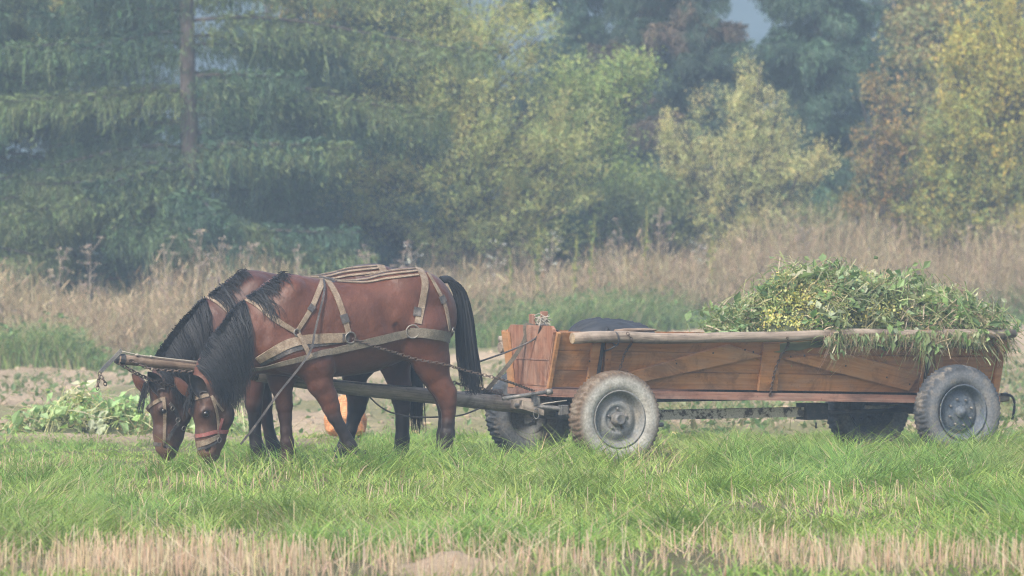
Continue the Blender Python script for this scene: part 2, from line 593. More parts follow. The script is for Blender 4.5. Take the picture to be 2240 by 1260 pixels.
def build_ground():
    xs = np.concatenate([[-310, -120, -60, -35, -20], np.arange(-12, 12.01, 0.06), [20, 35, 60, 120, 310]])
    ys = np.concatenate([[-20, 0, 12, 18], np.arange(21, 28, 0.08), np.arange(28, 39, 0.14), np.arange(39, 75, 0.10), np.arange(75, 100, 1.0),
                         [110, 130, 170, 230, 300, 400, 530]])
    X, Y = np.meshgrid(xs, ys, indexing='ij')
    Z = gz(X, Y)
    n, m = X.shape
    i = np.arange(n - 1)[:, None] * m
    j = np.arange(m - 1)
    f = np.stack([i + j, i + m + j, i + m + j + 1, i + j + 1], -1).reshape(-1, 4)
    plough = sstep(39.6, 41.2, Y + 0.9 * (noise2(X * 0.9, Y * 0.4, 8) - 0.5)) * sstep(0.6, -0.3, Y - edge_far(X))
    mound = np.exp(-(np.hypot((X + 0.34) / 0.36, (Y - 24.42) / 0.6)) ** 2)
    earth = np.maximum(plough, sstep(0.15, 0.5, mound + 0.35 * (noise2(X * 6, Y * 6, 21, 2) - 0.5)))
    soil = np.array([0.33, 0.25, 0.17])
    turf = np.array([0.115, 0.105, 0.05])
    c = turf + (soil - turf) * earth[..., None]
    v = noise2(X * 1.3, Y * 0.9, 31, 4)
    c = c * (0.72 + 0.55 * v[..., None])
    moss = sstep(0.56, 0.68, noise2(X * 0.35, Y * 0.5, 44, 2) + 0.25 * np.exp(-((Y - 46.5) / 1.4) ** 2)) * plough
    c = c + (np.array([0.13, 0.14, 0.055]) - c) * (0.7 * moss)[..., None]
    g = MB().add(np.stack([X, Y, Z], -1), f, None, c.reshape(-1, 3))
    m_, nt, b = newmat('soil_and_turf')
    a = attr(nt, 'col')
    tc = nt.nodes.new('ShaderNodeTexCoord')
    no = N(nt, 'ShaderNodeTexNoise', Scale=14.0, Detail=8.0, Roughness=0.7)
    nt.links.new(tc.outputs['Object'], no.inputs['Vector'])
    rp = ramp(nt, [(0.25, (0.55, 0.53, 0.5)), (0.5, (1, 1, 1)), (0.75, (1.3, 1.28, 1.25))])
    nt.links.new(no.outputs[0], rp.inputs[0])
    nt.links.new(mulcol(nt, a.outputs['Color'], rp.outputs[0]), b.inputs['Base Color'])
    b.inputs['Roughness'].default_value = 0.95
    b.inputs['Specular IOR Level'].default_value = 0.1
    bump(nt, b, no.outputs[0], 0.9, 0.06)
    tag(g.build('ground', m_, None, True), kind='structure')


build_ground()


# ------------------------------------------------------------------ horses
class Field:                                # signed-distance grid -> one continuous skin
    def __init__(s, lo, hi, h):
        s.lo, s.h = np.array(lo, float), h
        s.n = np.ceil((np.array(hi) - lo) / h).astype(int) + 1
        s.V = np.full(s.n, 0.25, np.float32)
        s.ax = [lo[i] + np.arange(s.n[i]) * h for i in range(3)]

    def win(s, lo, hi):
        a = np.clip(np.floor((np.array(lo) - s.lo) / s.h).astype(int), 0, s.n)
        b = np.clip(np.ceil((np.array(hi) - s.lo) / s.h).astype(int) + 1, 0, s.n)
        sl = tuple(slice(a[i], b[i]) for i in range(3))
        g = np.meshgrid(*[s.ax[i][sl[i]] for i in range(3)], indexing='ij', sparse=True)
        return sl, g

    def mix(s, sl, d, k, sub=False):
        a = s.V[sl]
        if sub:
            d = -d
            h = np.clip(0.5 - 0.5 * (a - d) / k, 0, 1)
            s.V[sl] = a + (d - a) * h + k * h * (1 - h)
        else:
            h = np.clip(0.5 + 0.5 * (a - d) / k, 0, 1)
            s.V[sl] = a + (d - a) * h - k * h * (1 - h)

    def cap(s, a, b, ra, rb, k=0.03, ys=1.0, sub=False):
        a, b = np.array(a, float), np.array(b, float)
        M = max(ra, rb) + k + 0.03
        lo, hi = np.minimum(a, b) - M, np.maximum(a, b) + M
        sl, (x, y, z) = s.win(lo, hi)
        d = b - a
        L2 = d[0] ** 2 + (d[1] / ys) ** 2 + d[2] ** 2 + 1e-9
        X, Y, Z = x - a[0], (y - a[1]) / ys, z - a[2]
        t = np.clip((X * d[0] + Y * (d[1] / ys) + Z * d[2]) / L2, 0, 1)
        D = np.sqrt((X - t * d[0]) ** 2 + (Y - t * d[1] / ys) ** 2 + (Z - t * d[2]) ** 2) - (ra + (rb - ra) * t)
        s.mix(sl, (D * min(1, (1 + ys) / 2)).astype(np.float32), k, sub)

    def ell(s, c, r, k=0.05, rot=0.0, sub=False):   # ellipsoid, rotated in the x-z plane
        c, r = np.array(c, float), np.array(r, float)
        M = r.max() + k + 0.03
        sl, (x, y, z) = s.win(c - M, c + M)
        q, p = math.cos(rot), math.sin(rot)
        X, Z = (x - c[0]) * q + (z - c[2]) * p, -(x - c[0]) * p + (z - c[2]) * q
        D = np.sqrt((X / r[0]) ** 2 + ((y - c[1]) / r[1]) ** 2 + (Z / r[2]) ** 2)
        s.mix(sl, ((D - 1) * r.min() * 1.1).astype(np.float32), k, sub)

    def loft(s, sec, k=0.05, ex=2.3):       # sec rows: x, top, bottom, half width
        sec = sec[np.argsort(sec[:, 0])]
        sl, (x, y, z) = s.win((sec[0, 0], -0.42, 0.3), (sec[-1, 0], 0.42, 1.75))
        xx = x.ravel()
        P = resample(sec, n=400)
        top, bot, hw = [np.interp(xx, P[:, 0], P[:, i])[:, None, None] for i in (1, 2, 3)]
        zc, hz = (top + bot) / 2 + 0.04 * (top - bot), (top - bot) / 2
        up = top - zc
        dn = zc - bot
        zz = np.where(z > zc, (z - zc) / up, (z - zc) / dn)
        D = (np.abs(zz) ** ex + np.abs(y / hw) ** ex) ** (1 / ex)
        s.mix(sl, ((D - 1) * np.minimum(hz, hw)).astype(np.float32), k)

    def skin(s):
        V = s.V
        ins = V < 0
        c = [ins[i:V.shape[0] - 1 + i, j:V.shape[1] - 1 + j, k:V.shape[2] - 1 + k] for i in (0, 1) for j in (0, 1) for k in (0, 1)]
        sm = sum(q.astype(np.int8) for q in c)
        I = np.stack(np.nonzero((sm > 0) & (sm < 8)), 1)
        ids = np.full(np.array(V.shape) - 1, -1, np.int64)
        ids[I[:, 0], I[:, 1], I[:, 2]] = np.arange(len(I))
        off = np.array([(i, j, k) for i in (0, 1) for j in (0, 1) for k in (0, 1)])
        val = np.stack([V[I[:, 0] + o[0], I[:, 1] + o[1], I[:, 2] + o[2]] for o in off], 1)
        P, n = np.zeros((len(I), 3)), np.zeros(len(I))
        for a in range(8):
            for b in range(a + 1, 8):
                if np.abs(off[a] - off[b]).sum() == 1:
                    va, vb = val[:, a], val[:, b]
                    m = (va < 0) != (vb < 0)
                    t = np.where(m, va / np.where(m, va - vb, 1), 0)
                    P += np.where(m[:, None], off[a] + t[:, None] * (off[b] - off[a]), 0)
                    n += m
        P = (I + P / n[:, None]) * s.h + s.lo
        F_ = []
        for ax in range(3):
            u, v = (ax + 1) % 3, (ax + 2) % 3
            s0, s1 = [slice(1, -1)] * 3, [slice(1, -1)] * 3
            s0[ax], s1[ax] = slice(0, -1), slice(1, None)
            A, B = ins[tuple(s0)], ins[tuple(s1)]
            q = np.stack(np.nonzero(A != B), 1)
            flip = A[q[:, 0], q[:, 1], q[:, 2]]
            q = q + 1
            q[:, ax] -= 1
            eu, ev = np.eye(3, dtype=int)[u], np.eye(3, dtype=int)[v]
            f = np.stack([ids[tuple((q - eu - ev).T)], ids[tuple((q - ev).T)], ids[tuple(q.T)], ids[tuple((q - eu).T)]], 1)
            F_.append(np.where(flip[:, None], f, f[:, ::-1]))
        return P, np.concatenate(F_)


S = 262.0                                   # photo pixels per metre at the horses
NEAR = Frame((-1.2075, 35.0, 0), R(24))
FAR = Frame(NEAR.world((0.03, 0.88, 0)), R(24))


def relax(v, f, it=2):
    e = np.concatenate([f[:, [0, 1]], f[:, [1, 2]], f[:, [2, 3]], f[:, [3, 0]]])
    for _ in range(it):
        sm, n = np.zeros_like(v), np.zeros(len(v))
        for a in range(3):
            sm[:, a] = np.bincount(e[:, 0], v[e[:, 1], a], len(v))
        n = np.bincount(e[:, 0], minlength=len(v))
        v = v + 0.5 * (sm / np.maximum(n, 1)[:, None] - v)
    return v


TORSO = [(562, 690, 770, .10), (572, 655, 795, .15), (590, 625, 812, .20), (612, 604, 820, .235), (640, 601, 824, .255), (680, 607, 826, .275), (720, 613, 825, .295),
         (764, 613, 822, .31), (815, 602, 814, .315), (852, 590, 800, .31), (885, 585, 786, .30), (910, 586, 778, .285), (935, 596, 768, .255),
         (958, 610, 758, .21), (978, 636, 742, .15), (990, 660, 715, .08)]
NECK = [((622, 700), 92, .85), ((568, 732), 76, .66), ((512, 776), 59, .60), ((474, 816), 46, .60), ((456, 846), 39, .66)]
HEADC = [  # centre, r, centre, r, lateral scale
    ((452, 852), 34, (462, 880), 33, .85), ((449, 878), 27, (447, 905), 25, 1.12), ((468, 885), 35, (481, 908), 30, .58),
    ((482, 908), 28, (472, 958), 25, .56), ((450, 900), 27, (452, 960), 23, .78), ((451, 955), 24, (453, 985), 21, .95), ((455, 985), 20, (459, 1002), 14, .9), ((470, 962), 20, (468, 992), 15, .7)]


def build_horse(fr, name, label, legs, coat, scale=1.0, hs=(0, 0, 0), turn=14):
    hs = np.array(hs, float)
    P = lambda q, y=0.0: NEAR.px(q[0], q[1], y)        # body outline read off the near horse
    f = Field((-1.62, -0.42, -0.02), (1.0, 0.42, 1.72), 0.0088)
    sec = []
    for x, t, b, hw in TORSO:
        a, c = P((x, t)), P((x, b))
        sec.append(((a[0] + c[0]) / 2, a[2], c[2], hw))
    f.loft(np.array(sec), 0.02)
    f.ell(P((590, 745)), (0.15, 0.21, 0.24), 0.08)                      # breast
    for sgn in (-1, 1):
        f.cap(P((640, 640), sgn * .17), P((592, 755), sgn * .15), .09, .10, .07, .8)      # shoulder blade
        f.cap(P((592, 755), sgn * .16), P((682, 785), sgn * .17), .10, .11, .07, .8)      # upper arm
        f.ell(P((955, 690), sgn * .13), (.17, .13, .22), .07, 0.15)                       # buttock
        f.ell(P((905, 640), sgn * .15), (.22, .12, .16), .08, -0.2)
        f.ell(P((905, 745), sgn * .19), (.13, .085, .17), .06, -0.25)                     # stifle
        f.ell(P((850, 690), sgn * .335), (.055, .04, .16), .05, 0.3, sub=True)            # flank hollow
        f.cap(P((712, 650), sgn * .325), P((700, 790), sgn * .32), .03, .035, .05, 1, True)    # groove behind the shoulder
        f.cap(P((600, 660), sgn * .235), P((565, 760), sgn * .22), .022, .03, .05, 1, True)    # groove before the shoulder
        f.cap(P((868, 715), sgn * .30), P((905, 790), sgn * .27), .02, .025, .04, 1, True)     # front of the thigh
        f.cap(P((960, 700), sgn * .262), P((952, 780), sgn * .25), .012, .016, .04, 1, True)
        f.ell(P((872, 612), sgn * .17), (.05, .05, .035), .05)                            # point of the hip
        for k in range(5):                                                                # faint ribs
            f.cap(P((735 + 22 * k, 660), sgn * .33), P((748 + 24 * k, 770), sgn * .335), .007, .009, .03, 1, True)
    # neck
    wgt = (0, .25, .55, .85, 1)
    for i, ((a, ra, sa), (b, rb, sb)) in enumerate(zip(NECK[:-1], NECK[1:])):
        f.cap(P(a) + hs * wgt[i], P(b) + hs * wgt[i + 1], ra / S, rb / S, .05, (sa + sb) / 2)
    # head, turned a little to the viewer about the poll
    piv = P((456, 840))
    c, q = math.cos(R(turn)), math.sin(R(turn))

    def hd(pxy, y=0.0):
        v = P(pxy, 0.0) - piv
        return hs + piv + np.array([c * v[0] - q * y, q * v[0] + c * y, v[2]])
    for a, ra, b, rb, ys in HEADC:
        f.cap(hd(a), hd(b), ra / S, rb / S, .035, ys)
    for sgn in (-1, 1):
        f.ell(hd((433, 900), sgn * .082), (.05, .03, .038), .03)       # eye ridge
        f.ell(hd((434, 904), sgn * .112), (.028, .022, .019), .015, sub=True)
        f.ell(hd((484, 908), sgn * .055), (.09, .04, .10), .04)         # cheek
        f.ell(hd((444, 981), sgn * .058), (.017, .022, .027), .012, 0.4, sub=True)   # nostril
        f.cap(hd((441, 920), sgn * .055), hd((447, 962), sgn * .045), .012, .012, .03)
    for y, pts in legs:
        L = [(fr.px(x, z, y) if fr is not NEAR else P((x, z), y), r / S) for x, z, r in pts]
        if fr is not NEAR:
            L = [(p / scale, r) for p, r in L]
        for i, ((a, ra), (b, rb)) in enumerate(zip(L[:-1], L[1:])):
            f.cap(a, b, ra, rb, .05 if i < 2 else .02, 0.9 if i > 1 else 0.8)
        p, r = L[-1]
        f.cap((p[0] - .02, p[1], 0.005), (p[0] - .005, p[1], 0.07), .068, .055, .012)     # hoof
        f.cap((p[0] + .045, p[1], 0.09), (p[0] + .05, p[1], 0.16), .03, .03, .03)         # feather
    v, q4 = f.skin()
    v = relax(v, q4, 3)
    # coat colour: bay with black points
    x, y, z = v.T
    n = noise2(x * 4 + 3, z * 4 + y * 2, 61, 3)
    col = np.array(coat)[None] * (0.8 + 0.4 * n)[:, None]
    xh = P((528, 850))[0] + hs[0]
    body = x > xh
    zz = z + 0.16 * (noise2(x * 7, z * 7 + y * 5, 62, 2) - 0.5)
    t = np.where(body, sstep(.62, .40, zz), 0)
    back = (y > 0.05) & (x < P((670, 800))[0])
    t = np.where(back & body, 0.72 * t, t)
    col = col + (np.array([.009, .0075, .0085]) - col) * (0.93 * t)[:, None]
    hm = ~body & (z < P((450, 838))[2])
    hc = np.array([.062, .029, .018]) * (0.75 + 0.45 * n)[:, None]
    tn = hm * sstep(P((0, 965))[2] + 0, P((0, 985))[2], z)
    hc = hc + (np.array([.10, .052, .032]) - hc) * (0.7 * tn)[:, None]
    tk = hm * sstep(hd((470, 900))[0], hd((505, 900))[0], x)
    hc = hc * (1 - 0.55 * tk)[:, None]
    col = np.where(hm[:, None], hc, col)
    for sgn in (-1, 1):
        d = np.linalg.norm(v - hd((434, 904), sgn * .108), axis=1)
        col = col * (1 - 0.7 * sstep(.06, .028, d))[:, None]
        d = np.linalg.norm(v - hd((444, 981), sgn * .06), axis=1)
        col = col * (1 - 0.75 * sstep(.035, .018, d))[:, None]
    root = empty(name, fr.P, fr.psi)
    root.scale = (scale,) * 3
    tag(root, label, 'horse', 'pair of harnessed horses')
    mb = MB().add(v, q4, None, col)
    for e0, e1, y0, y1, wm, face, ci, co in [((441, 860), (416, 819), -.135, -.165, .135, 1, (.014, .011, .011), (.02, .014, .012)),
                                             ((414, 860), (381, 823), -.015, -.02, .095, -1, (.03, .018, .014), (.085, .034, .02))]:
        a, b = P(e0, y0) + hs, P(e1, y1) + hs                            # leaf shaped, cupped ears
        ax = b - a
        sd = np.cross(ax, [0.1, -1, 0.15])
        sd /= np.linalg.norm(sd)
        nn = np.cross(sd, ax)
        nn /= np.linalg.norm(nn)
        U, V = np.meshgrid(np.linspace(0, 1, 16), np.linspace(-1, 1, 11), indexing='ij')
        hw = wm / 2 * np.interp(U, [0, .25, .5, .75, .92, 1], [.62, .95, 1, .72, .3, .04])
        cup = face * (V ** 2 - .6) * hw * .75 * (1 if nn[1] < 0 else -1)
        G = a + ax * U[..., None] + sd * (hw * V)[..., None] + nn * cup[..., None] + ax * (-.12 * V ** 2 * (1 - U))[..., None]
        th = nn * (.007 if nn[1] > 0 else -.007)                        # thickness away from the viewer
        i = np.arange(15)[:, None] * 11
        j = np.arange(10)
        fq = np.stack([i + j, i + 11 + j, i + 12 + j, i + 1 + j], -1).reshape(-1, 4)
        rim = np.concatenate([np.arange(0, 165, 11), np.arange(165, 175), np.arange(175, 10, -11), np.arange(10, 0, -1)])
        rq = np.stack([rim, np.roll(rim, -1), np.roll(rim, -1) + 176, rim + 176], 1)
        ed = np.maximum(np.abs(V), 0)[..., None] ** 3
        cfr = np.array(ci) * (1 - ed) + np.array(co) * ed if face > 0 else np.array(co) * (1 - .6 * sstep(.75, 1, U))[..., None] * np.ones_like(ed)
        mb.add(np.concatenate([G.reshape(-1, 3), (G + th).reshape(-1, 3)]), [fq, fq[:, ::-1] + 176, rq], None, np.concatenate([cfr.reshape(-1, 3), np.broadcast_to(np.array(co), (176, 3))]))
    mb.build('body', M_COAT, root, True)
    for sgn in (-1, 1):
        MB().ball(hd((434, 904), sgn * .088), .028, 10).build('eye', M_EYE, root, True)
    bvh = BVHTree.FromPolygons([Vector(p) for p in v], [tuple(int(i) for i in p) for p in q4])
    return root, bvh, hd


def drape(fr, bvh, pts2, off, scale=1.0, ydef=-0.1, dxy=(0, 0), trim=False):
    """photo pixels -> points on the skin, seen from the near side"""
    out, nor, last = [], [], ydef
    for x, y in pts2:
        o, d = fr.ray(x + dxy[0], y + dxy[1])
        o = o / scale
        h, n, i, dist = bvh.ray_cast(Vector(o), Vector(d))
        if h is None:
            p = fr.px(x + dxy[0], y + dxy[1], last * scale) / scale
            out.append(p)
            nor.append(None)
        else:
            n = np.array(n)
            if n @ d > 0:
                n = -n
            last = h[1] - 0.012
            out.append(np.array(h) + n * off)
            nor.append(n)
    if trim:
        hit = [i for i in range(len(nor)) if nor[i] is not None]
        if len(hit) > 2:
            out, nor = out[hit[0]:hit[-1] + 1], nor[hit[0]:hit[-1] + 1]
    for i in range(len(nor)):
        if nor[i] is None:
            k = [q for q in range(len(nor)) if nor[q] is not None]
            nor[i] = nor[min(k, key=lambda q: abs(q - i))] if k else np.array([0, -1.0, 0])
    return np.array(out), np.array(nor)


def ribbon(mb, p, n, wd, th, col=None):
    for _ in range(2):
        p = np.concatenate([p[:1], (p[:-2] + 2 * p[1:-1] + p[2:]) / 4, p[-1:]]) if len(p) > 2 else p
        n = np.concatenate([n[:1], (n[:-2] + 2 * n[1:-1] + n[2:]) / 4, n[-1:]]) if len(n) > 2 else n
    n = n / np.linalg.norm(n, axis=1)[:, None]
    t = np.gradient(p, axis=0)
    s = np.cross(t, n)
    s /= np.linalg.norm(s, axis=1)[:, None] + 1e-9
    w = np.broadcast_to(np.asarray(wd, float), (len(p),))[:, None] / 2
    v = np.stack([p - s * w, p - s * w + n * th, p + s * w + n * th, p + s * w], 1).reshape(-1, 3)
    i = np.arange(len(p) - 1)[:, None] * 4
    j = np.arange(4)
    k = (j + 1) % 4
    f = np.stack([i + j, i + k, i + 4 + k, i + 4 + j], -1).reshape(-1, 4)
    m = len(p) - 1
    f = np.concatenate([f, [[0, 1, 2, 3], [4 * m + 3, 4 * m + 2, 4 * m + 1, 4 * m]]])
    mb.add(v, f, None, col)


def strap(name, fr, bvh, pts, wpx, mat, parent, off=.006, th=.007, scale=1.0, dxy=(0, 0), mb=None, step=7):
    q = resample(np.array(pts, float), step=step)
    p, n = drape(fr, bvh, q, off, scale, dxy=dxy, trim=True)
    b = mb or MB()
    w = np.interp(np.linspace(0, 1, len(p)), np.linspace(0, 1, len(np.atleast_1d(wpx))), np.atleast_1d(wpx)) / S
    ribbon(b, p, n, w, th)
    return None if mb else b.build(name, mat, parent, False)


def hair_mesh(strands, wd, base=(.008, .0085, .0105)):
    mb = MB()
    for p in strands:
        m = len(p)
        t = np.gradient(p, axis=0)
        n = np.array([rng.normal() * .5, -1, rng.normal() * .5])
        s = np.cross(t, n)
        s /= np.linalg.norm(s, axis=1)[:, None] + 1e-9
        w = wd * (0.6 + 0.8 * rng.random()) * np.linspace(1, 0.25, m)[:, None] / 2
        v = np.stack([p - s * w, p + s * w], 1).reshape(-1, 3)
        i = np.arange(m - 1)[:, None] * 2
        f = np.concatenate([i, i + 1, i + 3, i + 2], 1)
        mb.add(v, f, None, np.array(base) * (0.6 + 0.9 * rng.random()) * (1 + np.linspace(0, .4, m).repeat(2)[:, None] * np.array([1.5, 1, .7])))
    return mb


CREST = np.array([(618, 600), (590, 622), (566, 640), (541, 656), (500, 694), (467, 742), (446, 778), (437, 806)], float)
LENDS = [((0, .0), (600, 660)), ]


def build_mane(fr, bvh, root, scale, dxy, n=2700, sh=0):
    cr = resample(CREST, n=200)
    st = []
    for i in range(n):
        u = rng.random()
        if u < 0.34 and rng.random() < 0.45 or .335 < u < .37:
            continue
        r0 = cr[int(u * 199)] + rng.normal(0, 2.2, 2)
        # where the hair of this part of the crest ends
        tip = np.array([np.interp(u, [0, .15, .3, .36, .52, .68, .85, 1], [598, 592, 588, 549, 537, 526, 514, 492]),
                        np.interp(u, [0, .15, .3, .36, .52, .68, .85, 1], [616, 640, 690, 752, 812, 872, 892, 890])])
        ln = 0.55 + 0.5 * rng.random() ** .7
        if u < .34:
            if u < .2 or rng.random() < .45:
                tip = r0 + np.array([16, 13]) * (.5 + rng.random())
            else:
                tip = np.array([603, 706.]) + rng.normal(0, 4, 2)
        tip = r0 + (tip - r0) * ln + rng.normal(0, 7, 2) + 16 * (noise2(r0[0] / 9 + 3, r0[1] / 9, 56, 2) - .5)
        t = np.linspace(0, 1, 9)[:, None]
        q = np.concatenate([r0[0] + (tip[0] - r0[0]) * (1 - (1 - t) ** 1.9), r0[1] + (tip[1] - r0[1]) * t ** 1.15], 1)
        q[:, 0] += (3.5 * np.sin(t[:, 0] * (4 + 4 * rng.random()) + 6 * rng.random()) + 5 * (noise2(r0[0] / 14, r0[1] / 14, 55) - .5)) * t[:, 0]
        q[:, 0] += sh * sstep(.3, 1, u)
        p, nn = drape(fr, bvh, q, .008 + .022 * rng.random(), scale, dxy=dxy)
        yy = p[:, 1].copy()
        for k in range(1, len(yy)):
            yy[k] = min(yy[k], yy[k - 1] + 0.012)
        p[:, 1] = yy
        st.append(p)
    # forelock
    for i in range(60):
        r0 = np.array([424 + rng.normal(0, 5), 846 + rng.normal(0, 4)])
        tip = np.array([411 + rng.normal(0, 7), 885 + 35 * rng.random()])
        t = np.linspace(0, 1, 7)[:, None]
        q = np.concatenate([r0[0] + (tip[0] - r0[0]) * (1 - (1 - t) ** 1.7), r0[1] + (tip[1] - r0[1]) * t], 1)
        q[:, 0] += sh
        p, nn = drape(fr, bvh, q, .008 + .012 * rng.random(), scale, dxy=dxy)
        p[:, 1] = np.minimum.accumulate(p[:, 1]) * .5 + p[:, 1] * .5
        st.append(p)
    hair_mesh(st, .0062).build('mane', M_HAIR, root)


def build_tail(fr, root, core, n=420, scale=1.0, spread=1.0):
    c = resample(np.array(core, float), n=60)
    st = []
    for i in range(n):
        t0 = 0.42 * rng.random() ** 1.3
        t1 = 0.62 + 0.38 * rng.random() ** .6
        a = np.clip(rng.normal(0, .42), -.85, .85), rng.normal(0, .4)
        tt = np.linspace(t0, t1, 11)
        q = np.stack([np.interp(tt, np.linspace(0, 1, 60), c[:, 0]), np.interp(tt, np.linspace(0, 1, 60), c[:, 1])], 1)
        wpx = np.interp(tt, [0, .12, .4, .7, 1], [5, 12, 19, 23, 22]) * spread
        q[:, 0] += a[0] * wpx + 3 * np.sin(tt * 9 + 7 * rng.random()) * (tt - t0)
        p = np.array([fr.px(x, y, a[1] * w_ / S) for (x, y), w_ in zip(q, wpx)]) / scale
        st.append(p)
    mb = hair_mesh(st, .0085)
    p = np.array([fr.px(x, y, 0) for x, y in c[:26]]) / scale
    mb.tube(p, np.linspace(.034, .016, 26), 8, col=(.012, .012, .014))
    mb.build('tail', M_HAIR, root)


NLEGS = [
    (-.17, [(640, 770, 44), (692, 800, 36), (700, 840, 28), (716, 868, 22), (724, 890, 19), (731, 911, 15), (745, 935, 12.5), (756, 956, 12.5), (765, 975, 15), (776, 993, 13), (786, 1012, 15)]),
    (.16, [(632, 780, 44), (617, 815, 33), (615, 840, 26), (620, 868, 19), (622, 888, 18), (624, 912, 14), (626, 943, 12.5), (628, 968, 14.5), (630, 985, 13), (628, 1010, 15)]),
    (-.17, [(925, 725, 62), (944, 790, 39), (951, 815, 31), (962, 838, 26), (975, 859, 24), (979, 881, 20), (981, 900, 15.5), (980, 926, 14), (979, 950, 16), (976, 972, 14), (970, 1010, 16)]),
    (.17, [(920, 725, 60), (940, 790, 37), (946, 815, 30), (957, 838, 25), (969, 859, 23), (973, 881, 19), (974, 900, 15), (973, 926, 14), (971, 950, 16), (968, 972, 14), (962, 1010, 16)])]
FLEGS = [
    (-.15, [(556, 760, 46), (556, 805, 32), (554, 845, 24), (555, 883, 19), (558, 915, 14), (558, 950, 13), (561, 974, 15), (562, 1000, 15)]),
    (.15, [(548, 760, 46), (560, 805, 32), (570, 845, 24), (578, 883, 18), (583, 915, 13.5), (590, 950, 12.5), (597, 974, 15), (602, 1000, 15)]),
    (-.16, [(838, 725, 58), (862, 785, 37), (868, 815, 29), (875, 845, 25), (878, 872, 22), (880, 892, 17), (880, 925, 14.5), (880, 960, 16), (874, 1000, 16)]),
    (.16, [(815, 725, 58), (792, 785, 37), (776, 820, 28), (776, 845, 25), (783, 868, 24), (780, 892, 20), (774, 915, 15), (768, 938, 13), (760, 957, 15), (746, 990, 16)])]

FDX = (-85, -6)
h1, B1, hd1 = build_horse(NEAR, 'horse', 'nearer bay horse with black mane, grazing with its whole flank in view', NLEGS, (.080, .0275, .0145))
h2, B2, hd2 = build_horse(FAR, 'horse', 'farther dark bay horse, mostly hidden behind the other horse, grazing', FLEGS, (.056, .0205, .013), 1.015, (-.06, 0, -.015))
build_mane(NEAR, B1, h1, 1.0, (0, 0))
build_mane(FAR, B2, h2, 1.015, FDX, 2000, -16)
build_tail(NEAR, h1, [(964, 613), (982, 612), (1003, 634), (1014, 680), (1018, 730), (1024, 790), (1036, 866)], 900, 1.0, 1.2)
build_tail(FAR, h2, [(874, 615), (890, 612), (908, 640), (912, 690), (910, 760), (908, 850), (912, 950)], 480, 1.015)


# ------------------------------------------------------------------ harness
def build_harness(fr, bvh, root_h, label, scale, D):
    h = empty('harness', fr.P, fr.psi)
    h.scale = (scale,) * 3
    tag(h, label, 'harness', 'leather harnesses on the horses')
    K = dict(scale=scale, dxy=D)

    def s(nm, pts, wpx, mat=M_STRAP, **kw):
        return strap(nm, fr, bvh, pts, wpx, mat, h, **{**K, **kw})
    s('neck_strap', [(541, 655), (565, 668), (600, 697), (646, 726)], [13, 12, 10])
    s('shoulder_strap', [(649, 725), (680, 675), (699, 632), (707, 613)], [9, 11, 12])
    s('girth_strap', [(716, 614), (735, 646), (752, 692), (762, 729)], [14, 13, 12])
    s('breast_collar', [(563, 788), (593, 771), (633, 752), (680, 742), (757, 738)], [17, 20, 21, 20], off=.004, th=.012)
    s('collar_lining', [(568, 796), (598, 783), (640, 764), (690, 753), (745, 746)], [13, 13, 10], M_STRAPD, off=.003, th=.006)
    s('collar_hanger', [(651, 731), (663, 756), (677, 782)], [9, 11, 11], off=.02)
    s('side_strap', [(545, 807), (570, 803), (615, 794), (680, 779), (742, 764), (816, 746), (874, 733), (898, 727)], [9, 11, 14, 18, 17], M_GREYSTRAP, off=.016)
    s('breeching', [(897, 727), (925, 728), (962, 733), (994, 742)], [20, 21, 23], M_GREYSTRAP, off=.012, th=.01)
    s('hip_strap', [(916, 588), (929, 615), (924, 655), (914, 708)], [18, 15, 16])
    s('rump_strap', [(936, 599), (958, 637), (973, 670), (982, 722)], [8, 9, 10])
    s('back_strap', [(733, 615), (797, 613), (837, 603), (912, 594)], [6, 7, 6])
    s('back_strap', [(738, 617), (800, 619), (850, 610), (915, 602)], [5, 6, 5])
    s('back_strap', [(744, 614), (810, 604), (850, 594), (908, 589)], [5, 6, 5])
    s('withers_pad', [(698, 610), (712, 613), (730, 617)], [9, 11, 9], M_STRAPD, off=.012, th=.014)
    for pts in ([(750, 688), (756, 706)], [(912, 672), (911, 692)], [(676, 680), (684, 668)], [(963, 648), (969, 662)], [(748, 738), (763, 738)]):   # buckle keepers
        s('keeper', pts, 17 if pts[0][0] != 676 else 14, M_STRAPD, off=.014, th=.006, step=5)
    for (x, y), rad in (((648, 728), 7), ((765, 738), 12), ((903, 725), 14), ((986, 722), 6)):
        p, n = drape(fr, bvh, [(x, y)], .022, scale, dxy=D)
        MB().ring(p[0], rad / S, .007, n[0] + np.array([.15, 0, 0])).build('ring', M_RING, h, True)
    return h


build_harness(NEAR, B1, h1, 'tan leather harness with pale straps on the nearer horse', 1.0, (0, 0))
build_harness(FAR, B2, h2, 'tan leather harness on the farther horse, its neck strap and back straps showing', 1.015, FDX)


def build_bridle(fr, bvh, label, parts, scale=1.0):
    h = empty('bridle', fr.P, fr.psi)
    h.scale = (scale,) * 3
    tag(h, label, 'bridle', 'bridles on the grazing horses')
    for nm, pts, wpx, mat in parts:
        if nm == 'ring':
            p, n = drape(fr, bvh, pts, .014, scale)
            for a, c in zip(p, n):
                MB().ring(a, wpx / S, .004, c).build('ring', mat, h, True)
        else:
            strap(nm, fr, bvh, pts, wpx, mat, h, .006, .006, scale, step=5)


